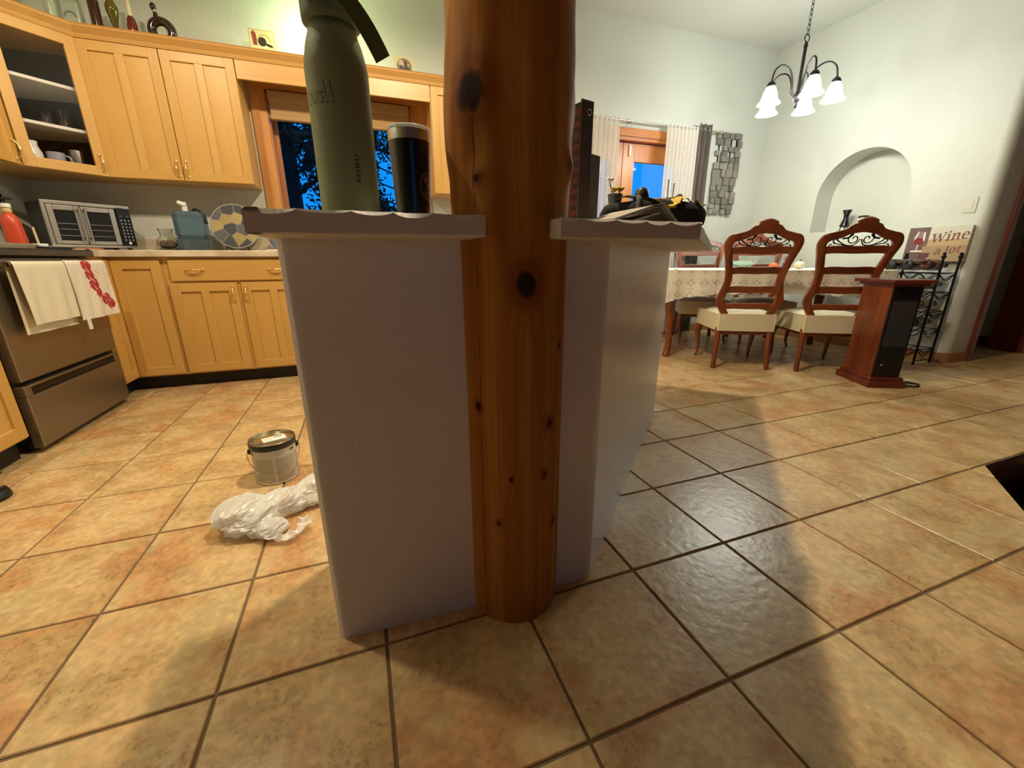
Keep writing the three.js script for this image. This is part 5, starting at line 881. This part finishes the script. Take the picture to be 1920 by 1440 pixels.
// ---------------------------------------------------------------- curtains
function drape(x0, x1, y0, y1, z, amp, n, m, name, parent, scallop = 0) {
  return M(name, grid(Math.max(40, n * 10), 24, (u, v) => { const a = u * n * Math.PI * 2, y = y0 + (y1 - y0) * v; return [x0 + (x1 - x0) * u + (1 - v) * 0.01 * Math.sin(a * 0.5 + 1) + (scallop && u > 0.97 ? scallop * Math.sin(y * 60) * 0.01 : 0), y, z + amp * Math.sin(a + 0.6 * Math.sin(v * 2)) * (0.7 + 0.3 * (1 - v)), u * (x1 - x0) * 4 * 1.6, y * 4]; }), m, parent);
}
{
  const rodT = thing('curtain_rod', 'thin grey metal curtain rod above the French door', 'curtain rod', [2.2, 2.28, Z0 + 0.09]);
  M('rod', rod([-1.05, 0, 0], [1.14, 0, 0], 0.009), mat.steel, rodT); M('finial', sph(0.02, 1.16, 0, 0), mat.steel, rodT); M('finial', sph(0.02, -1.07, 0, 0), mat.steel, rodT);
  M('bracket', [rod([-0.03, 0, 0], [-0.03, 0, -0.088], 0.006), bx(-0.045, -0.015, -0.02, 0.045, -0.088, -0.082)], mat.steel, rodT); M('bracket', [rod([1.1, 0, 0], [1.1, 0, -0.088], 0.006), bx(1.085, 1.115, -0.02, 0.045, -0.088, -0.082)], mat.steel, rodT);
  const lt = canvasTex(512, 512, (c, w) => { c.fillStyle = '#dedede'; c.fillRect(0, 0, w, w); c.fillStyle = '#f4f4f4'; for (let i = 0; i < 8; i++) for (let j = 0; j < 8; j++) { c.beginPath(); c.arc((i + 0.5 + (j % 2) * 0.5) * 64 % w, (j + 0.5) * 64, 20, 0, 7); c.fill(); } c.fillStyle = '#c4c4c4'; for (let i = 0; i < 64; i++) c.fillRect(i * 8, 0, 1.4, w); }, false); lt.wrapS = lt.wrapT = THREE.RepeatWrapping;
  const sheer = phy({ color: C(238, 236, 230), roughness: 0.95, alphaMap: lt, transparent: true, transmission: 0.3, thickness: 0, side: THREE.DoubleSide });
  const dark = std({ color: C(92, 84, 78), roughness: 0.9, side: THREE.DoubleSide, bumpMap: rep(weaveB, 4, 4), bumpScale: 0.0006 });
  const L = thing('lace_curtain', 'white lace curtain on the side of the French door by the log post', 'curtain', [0, 0, 0]); drape(1.4, 2.0, 0.03, 2.3, Z0 + 0.095, 0.022, 11, sheer, 'panel', L, 1);
  const R = thing('lace_curtain', 'white lace curtain beside the dark curtain on the French door', 'curtain', [0, 0, 0]); drape(2.6, 3.06, 0.03, 2.3, Z0 + 0.095, 0.022, 9, sheer, 'panel', R, 1);
  for (const [x0, x1, label] of [[1.17, 1.38, 'dark taupe grommet curtain on the log post side of the French door'], [3.03, 3.215, 'dark taupe grommet curtain hanging next to the grey wall sculpture']]) {
    const D = thing('dark_curtain', label, 'curtain', [0, 0, 0]); drape(x0, x1, 0.02, 2.335, Z0 + 0.095, 0.042, 2.5, dark, 'panel', D);
    for (let i = 0; i < 3; i++) { const g = new THREE.TorusGeometry(0.022, 0.006, 8, 20); g.rotateY(0.5); g.translate(x0 + (i + 0.5) * (x1 - x0) / 3, 2.285, Z0 + 0.1); M('grommet', g, mat.chrome, D); }
  }
}
// ---------------------------------------------------------------- wall sculpture of grey blocks
{
  const a = thing('wall_sculpture', 'tall grey wall sculpture built from stacked square blocks', 'wall art', [3.56, 1.447, Z0]);
  const gm = [[128, 124, 116], [142, 138, 130], [114, 110, 104]].map(c => std({ color: C(...c), roughness: 0.75, metalness: 0.2, bumpMap: rep(plasterB, 6, 6), bumpScale: 0.001 }));
  const rows = [[0.07, [[-0.19, 0.06], [-0.12, 0.1], [0.01, 0.06], [0.08, 0.11]]], [0.075, [[-0.18, 0.09], [-0.07, 0.09], [0.14, 0.06]]], [0.06, [[-0.08, 0.06], [0.0, 0.08], [0.09, 0.09]]], [0.06, [[-0.185, 0.07], [-0.09, 0.08], [0.11, 0.09]]], [0.07, [[-0.1, 0.12], [0.04, 0.07], [0.12, 0.07]]], [0.075, [[-0.19, 0.08], [-0.1, 0.09], [0.03, 0.07], [0.11, 0.08]]], [0.09, [[-0.195, 0.12], [-0.06, 0.05], [0.0, 0.1], [0.11, 0.085]]], [0.09, [[-0.19, 0.15], [-0.02, 0.09], [0.08, 0.1]]], [0.07, [[-0.195, 0.08], [-0.1, 0.06], [-0.03, 0.12], [0.1, 0.06]]], [0.075, [[-0.19, 0.11], [-0.06, 0.08], [0.04, 0.06], [0.12, 0.08]]], [0.07, [[-0.185, 0.06], [-0.11, 0.08], [-0.01, 0.1], [0.1, 0.09]]], [0.065, [[-0.195, 0.09], [-0.09, 0.07], [0.0, 0.08], [0.09, 0.1]]], [0.06, [[-0.19, 0.06], [-0.12, 0.1], [0.0, 0.06], [0.08, 0.08]]]];
  let y = 0.858;
  rows.forEach(([h, cells], j) => { cells.forEach(([x, w], i) => { const d = 0.018 + hash(i, j, 3) * 0.022, dy = (hash(i, j, 4) - 0.5) * 0.012; M('block', bx(x, x + w * 0.9, y - h + 0.006 + dy, y + dy, 0.012, 0.012 + d, 0.003), gm[hash(i, j, 6) * 3 | 0], a); }); y -= h - 0.004; });
  M('back_rail', [bx(-0.13, -0.12, 0.02, 0.84, 0.001, 0.012), bx(0.05, 0.06, 0.02, 0.84, 0.001, 0.012), bx(0.13, 0.14, 0.02, 0.84, 0.001, 0.012)], mat.iron, a);
}
// ---------------------------------------------------------------- niche things, switch
{
  const v = thing('vase', 'black hourglass vase on three feet standing in the arched niche', 'vase', [4.27, 1.1805, -2.34]);
  M('body', lathe([[0, 0.04], [0.045, 0.045], [0.045, 0.06], [0.024, 0.13], [0.026, 0.17], [0.044, 0.215], [0.041, 0.215], [0.022, 0.17], [0.02, 0.13], [0, 0.06]]), mat.blackGloss, v);
  for (let k = 0; k < 3; k++) { const q = k * 2.09 + 0.4; M('foot', rod([Math.cos(q) * 0.03, 0.045, Math.sin(q) * 0.03], [Math.cos(q) * 0.046, 0, Math.sin(q) * 0.046], 0.005), mat.iron, v); }
  const j = thing('jar', 'cream jar with a black lid standing in the arched niche', 'jar', [4.27, 1.1805, -2.165]);
  M('body', lathe([[0, 0], [0.05, 0], [0.062, 0.04], [0.06, 0.1], [0.048, 0.125], [0, 0.125]]), std({ color: C(214, 206, 186), roughness: 0.4 }), j); M('lid', lathe([[0.05, 0.122], [0.05, 0.14], [0.02, 0.146], [0, 0.146]]), mat.black, j);
  const s = thing('light_switch', 'cream rocker light switch plate on the white wall by the doorway', 'light switch', [XN, 1.265, -1.345]);
  M('plate', bx(-0.006, 0, 0, 0.12, 0, 0.078, 0.003), std({ color: C(206, 204, 186), roughness: 0.5 }), s); M('rocker', bx(-0.009, -0.005, 0.028, 0.092, 0.022, 0.056, 0.002), std({ color: C(214, 212, 196), roughness: 0.4 }), s);
}
// ---------------------------------------------------------------- wine rack, bottles, sign
{
  const x0 = 3.85, x1 = 4.09, z0 = -1.245, z1 = -1.625, k = thing('wine_rack', 'black wrought-iron wine rack with ball finials against the white wall', 'wine rack', [3.97, 0, -1.435]);
  const lx = [x0 - 3.97, x1 - 3.97], lz = [z0 + 1.435, z1 + 1.435];
  for (const x of lx) for (const z of lz) { M('post', rod([x, 0, z], [x, 0.91, z], 0.009, 10), mat.iron, k); M('finial', [sph(0.017, x, 0.915, z, 1, 0.8, 1, 12), sph(0.012, x, 0.938, z, 1, 1, 1, 10)], mat.iron, k); }
  const tiers = [0.1, 0.27, 0.43, 0.59, 0.75];
  for (const y of tiers) {
    for (const x of lx) { const w = []; for (let i = 0; i <= 18; i++) { const t = i / 18; w.push([x, y + 0.022 * Math.cos(t * Math.PI * 6), lz[1] + (lz[0] - lz[1]) * t]); } M('cradle_wire', tube(w, 0.0045, 60, 6), mat.iron, k); M('rail', rod([x, y + 0.03, lz[1]], [x, y + 0.03, lz[0]], 0.004, 6), mat.iron, k); }
    for (const z of lz) { M('side_rail', rod([lx[0], y + 0.03, z], [lx[1], y + 0.03, z], 0.004, 6), mat.iron, k); M('side_wire', tube([[lx[0], y + 0.03, z], [0, y - 0.03, z], [lx[1], y + 0.03, z]], 0.004, 16, 6), mat.iron, k); }
  }
  for (const z of lz) M('foot_rail', rod([lx[0], 0.03, z], [lx[1], 0.03, z], 0.005, 6), mat.iron, k);
  // bottles lie on the tiers with the base towards the room
  const glassD = phy({ color: C(16, 22, 16), roughness: 0.08, clearcoat: 0.8 }), glassR = phy({ color: C(60, 18, 20), roughness: 0.08, clearcoat: 0.8 }), glassY = phy({ color: C(120, 104, 54), roughness: 0.1, clearcoat: 0.8 });
  const bg = lathe([[0, 0.012], [0.02, 0.006], [0.033, 0], [0.038, 0.006], [0.038, 0.18], [0.03, 0.215], [0.015, 0.235], [0.0145, 0.29], [0.016, 0.292], [0.016, 0.3], [0, 0.3]], 28); bg.rotateZ(-Math.PI / 2);
  const fo = lathe([[0.0152, 0.24], [0.0165, 0.242], [0.017, 0.302], [0, 0.3025]], 20); fo.rotateZ(-Math.PI / 2);
  const bot = (m, y, z, tilt, label) => { const b = thing('wine_bottle', label, 'wine bottle', [3.76, y + 0.008, z], 0, 'wine bottles in the rack'); M('glass', bg, m, b); M('foil', fo, std({ color: C(40, 20, 26), roughness: 0.4, metalness: 0.4 }), b); b.rotation.z = tilt; b.scale.set(1, 1.2, 1.2); };
  bot(glassD, 0.846, -1.56, -0.04, 'black wine bottle on the top tier at the chair side of the rack'); bot(glassD, 0.846, -1.44, -0.04, 'black wine bottle in the middle of the top tier of the rack'); bot(glassR, 0.846, -1.315, -0.04, 'dark red wine bottle on the top tier below the wine sign');
  bot(glassD, 0.686, -1.44, -0.04, 'black wine bottle on the second tier half behind the heater'); bot(glassD, 0.69, -1.315, -0.04, 'black wine bottle on the second tier next to the open rack side');
  bot(glassY, 0.526, -1.315, -0.04, 'yellowish wine bottle on the middle tier of the rack'); bot(glassD, 0.366, -1.315, -0.04, 'black wine bottle on the lower tier of the rack');
  // canvas sign leaning on the wall above the rack
  const st = canvasTex(1024, 640, (c, w, h) => {
    c.fillStyle = '#cfcabc'; c.fillRect(0, 0, w, h); c.fillStyle = '#6a5450'; c.fillRect(0, 0, w * 0.36, h); c.fillStyle = '#b99e78'; c.fillRect(w * 0.36, h * 0.36, w, h); c.fillStyle = '#a58c6c'; c.fillRect(w * 0.3, h * 0.55, w, h);
    c.fillStyle = '#8a7672'; c.beginPath(); c.ellipse(210, 200, 92, 130, 0, 0, 7); c.fill(); c.fillStyle = '#7c1f22'; c.beginPath(); c.ellipse(210, 260, 88, 66, 0, 0, 7); c.fill(); c.fillStyle = '#e6e0d6'; c.beginPath(); c.ellipse(150, 150, 14, 84, 0.3, 0, 7); c.fill(); c.beginPath(); c.ellipse(286, 170, 18, 92, -0.1, 0, 7); c.fill(); c.fillRect(200, 320, 18, 120); c.fillRect(110, 430, 200, 30);
    c.fillStyle = '#5c2a34'; for (let i = 0; i < 14; i++) { c.beginPath(); c.arc(300 + (i % 5) * 34, 500 + (i / 5 | 0) * 40, 22, 0, 7); c.fill(); }
    c.fillStyle = '#7a4c30'; c.font = 'italic bold 230px serif'; c.save(); c.translate(400, 300); c.rotate(-0.12); c.fillText('Wine', 0, 0); c.restore(); c.font = 'italic bold 190px serif'; c.save(); c.translate(520, 520); c.rotate(-0.1); c.fillText('a lot', 0, 0); c.restore();
  });
  const sg = thing('wine_sign', 'canvas sign reading Wine a lot with a painted wine glass leaning on the wall', 'sign', [4.115, 0.875, -1.444]);
  const f = new THREE.PlaneGeometry(0.426, 0.29); f.rotateY(-Math.PI / 2); f.translate(-0.0185, 0.145, 0); M('print', f, std({ map: st, roughness: 0.8 }), sg); M('canvas', bx(-0.018, 0.016, 0, 0.29, -0.213, 0.213, 0.002), mat.white, sg); sg.rotation.z = -0.04;
}
// ---------------------------------------------------------------- tower heater
{
  const B = [2.714, -0.946], th = Math.atan2(0.114, 0.229); // plan: B front corner, local x along the black face, local z out of it
  const h = thing('tower_heater', 'cherry wood tower heater with a black glass front standing on the tiles', 'heater', [B[0], 0, B[1]], -th);
  const w = 0.256, d = 0.366, i = 0.032;
  M('plinth', [bx(0, w, 0, 0.05, -d, 0, 0.008, 'x'), bx(0.014, w - 0.014, 0.048, 0.075, -d + 0.014, -0.014, 0.008, 'x')], mat.darkCherry, h);
  M('body', bx(i, w - i, 0.07, 0.73, -d + i, -i - 0.012, 0.004), mat.cherry, h);
  M('top', [bx(0.012, w - 0.012, 0.722, 0.742, -d + 0.012, -0.012, 0.006, 'x'), bx(-0.012, w + 0.012, 0.74, 0.765, -d - 0.012, 0.012, 0.009, 'x')], mat.darkCherry, h);
  const f = M('front_panel', bx(i + 0.004, w - i - 0.004, 0.078, 0.722, -i - 0.012, -i, 0.003), mat.black, h);
  M('glass', bx(i + 0.02, w - i - 0.02, 0.3, 0.62, -i, -i + 0.004, 0.001), phy({ color: C(58, 58, 62), roughness: 0.15, clearcoat: 0.8 }), f);
  for (let k = 0; k < 5; k++) M('vent_slat', bx(i + 0.03, w - i - 0.03, 0.645 + k * 0.014, 0.65 + k * 0.014, -i, -i + 0.004), mat.black, f);
  M('badge', bx(i + 0.04, i + 0.055, 0.16, 0.172, -i, -i + 0.002), mat.chrome, f);
  const c = tag(M('power_cord', [tube([[2.98, 0.05, -1.0], [3.03, 0.01, -0.98], [3.1, 0.008, -0.93], [3.13, 0.008, -0.86], [3.07, 0.008, -0.82], [3.0, 0.008, -0.86], [2.99, 0.01, -0.93], [3.06, 0.01, -0.99], [3.14, 0.008, -1.02]], 0.006, 90, 8)], mat.black), 'black power cord looped on the tiles behind the tower heater', 'cord');
}

// ---------------------------------------------------------------- lamps
function bulbLight(x, y, z, color, cd, size) { const l = new THREE.PointLight(color, cd); l.position.set(x, y, z); l.castShadow = true; l.shadow.radius = size / 0.02; l.shadow.mapSize.set(1024, 1024); return l; }
const glow = (c, k) => std({ color: C(240, 238, 228), roughness: 0.5, emissive: c, emissiveIntensity: k });
{
  const cx = 2.95, cz = -2.1, R = 0.255, ch = thing('chandelier', 'five-light chandelier with frosted bell shades hanging over the dining table', 'chandelier', [cx, 0, cz]);
  const bronze = std({ color: C(52, 50, 52), metalness: 0.8, roughness: 0.35 });
  M('canopy', lathe([[0, H - 0.035], [0.03, H - 0.035], [0.06, H - 0.012], [0.062, H - 0.0005], [0, H - 0.0005]]), bronze, ch);
  for (let i = 0, y = H - 0.04; y > 2.66; i++, y -= 0.034) { const g = new THREE.TorusGeometry(0.0125, 0.0026, 6, 14); g.scale(0.8, 1.55, 1); if (i % 2) g.rotateY(Math.PI / 2); g.translate(0, y - 0.01, 0); M('chain_link', g, bronze, ch); }
  { const g = new THREE.TorusGeometry(0.026, 0.004, 8, 20); g.translate(0, 2.625, 0); M('loop', g, bronze, ch); }
  M('stem', lathe([[0, 2.6], [0.008, 2.598], [0.016, 2.575], [0.012, 2.555], [0.012, 2.26], [0.016, 2.24], [0.024, 2.225], [0.03, 2.2], [0.02, 2.175], [0.012, 2.165], [0.016, 2.15], [0.008, 2.13], [0, 2.125]].reverse(), 20), bronze, ch);
  for (let k = 0; k < 5; k++) {
    const a = (-24 + 72 * k) * Math.PI / 180, c = Math.cos(a), s = Math.sin(a), q = (r, y) => [c * r, y, s * r];
    const arm = M('arm', tube([q(0.02, 2.2), q(0.055, 2.25), q(0.07, 2.33), q(0.11, 2.405), q(0.18, 2.43), q(0.235, 2.395), q(R, 2.32), q(R, 2.3)], 0.0065, 40, 8), bronze, ch);
    M('socket', lathe([[0, 2.315], [0.012, 2.313], [0.03, 2.296], [0.034, 2.276], [0.03, 2.272]].map(p => p), 20, c * R, 0, s * R), bronze, arm);
    M('shade', lathe([[0.028, 2.28], [0.036, 2.265], [0.05, 2.235], [0.058, 2.2], [0.066, 2.175], [0.088, 2.148], [0.09, 2.145], [0.084, 2.147], [0.062, 2.175], [0.054, 2.2], [0.046, 2.233], [0.03, 2.262]], 28, c * R, 0, s * R), glow(NEUTRAL, 1.1), arm);
    ch.add(bulbLight(c * R, 2.2, s * R, NEUTRAL, CHANDELIER_BULB, 0.04)); ch.children[ch.children.length - 1].name = 'bulb_light';
  }
}
function ceilingLamp(label, x, z, color, cd, r) {
  const t = thing('ceiling_lamp', label, 'ceiling lamp', [x, 0, z]);
  M('base', lathe([[0, H - 0.03], [r + 0.02, H - 0.03], [r + 0.025, H - 0.0005], [0, H - 0.0005]], 32), mat.brass, t);
  M('diffuser', (() => { const g = new THREE.SphereGeometry(r, 28, 12, 0, Math.PI * 2, Math.PI / 2, Math.PI / 2); g.scale(1, 0.45, 1); g.translate(0, H - 0.031, 0); return g; })(), glow(color, 2), t);
  const l = new THREE.SpotLight(color, cd, 0, 1.5, 0.2, 2); l.position.set(0, H - 0.034 - r * 0.45, 0); l.target.position.set(0, 0, 0); t.add(l.target); l.target.name = 'aim';
  l.castShadow = true; l.shadow.radius = r * 0.5 / 0.02; l.name = 'bulb_light'; t.add(l);
}
ceilingLamp('round frosted ceiling lamp over the bar side of the kitchen', -0.08, -0.95, WARM, KITCHEN_LAMP, 0.16);
ceilingLamp('round frosted ceiling lamp over the stove side of the kitchen', -1.95, -1.1, WARM, STOVE_LAMP, 0.16);
{
  const t = thing('wall_lamp', 'small glowing globe lamp on the wall above the kitchen window', 'wall lamp', [-0.815, 2.575, Z0]);
  M('base', cyl(0.04, 0.04, 0.02, 0, 0, 0, 24).rotateX(Math.PI / 2).translate(0, 0, 0), mat.white, t);
  M('arm', rod([0, 0, 0.01], [0, 0, 0.2], 0.012), mat.white, t);
  M('globe', sph(0.052, 0, 0, 0.24, 1, 1, 1, 24), glow(GREENISH, 1.6), t);
  const l = bulbLight(0, 0, 0.24, GREENISH, WALL_LAMP, 0.05); l.name = 'bulb_light'; t.add(l);
}
renderer.render(scene, camera);
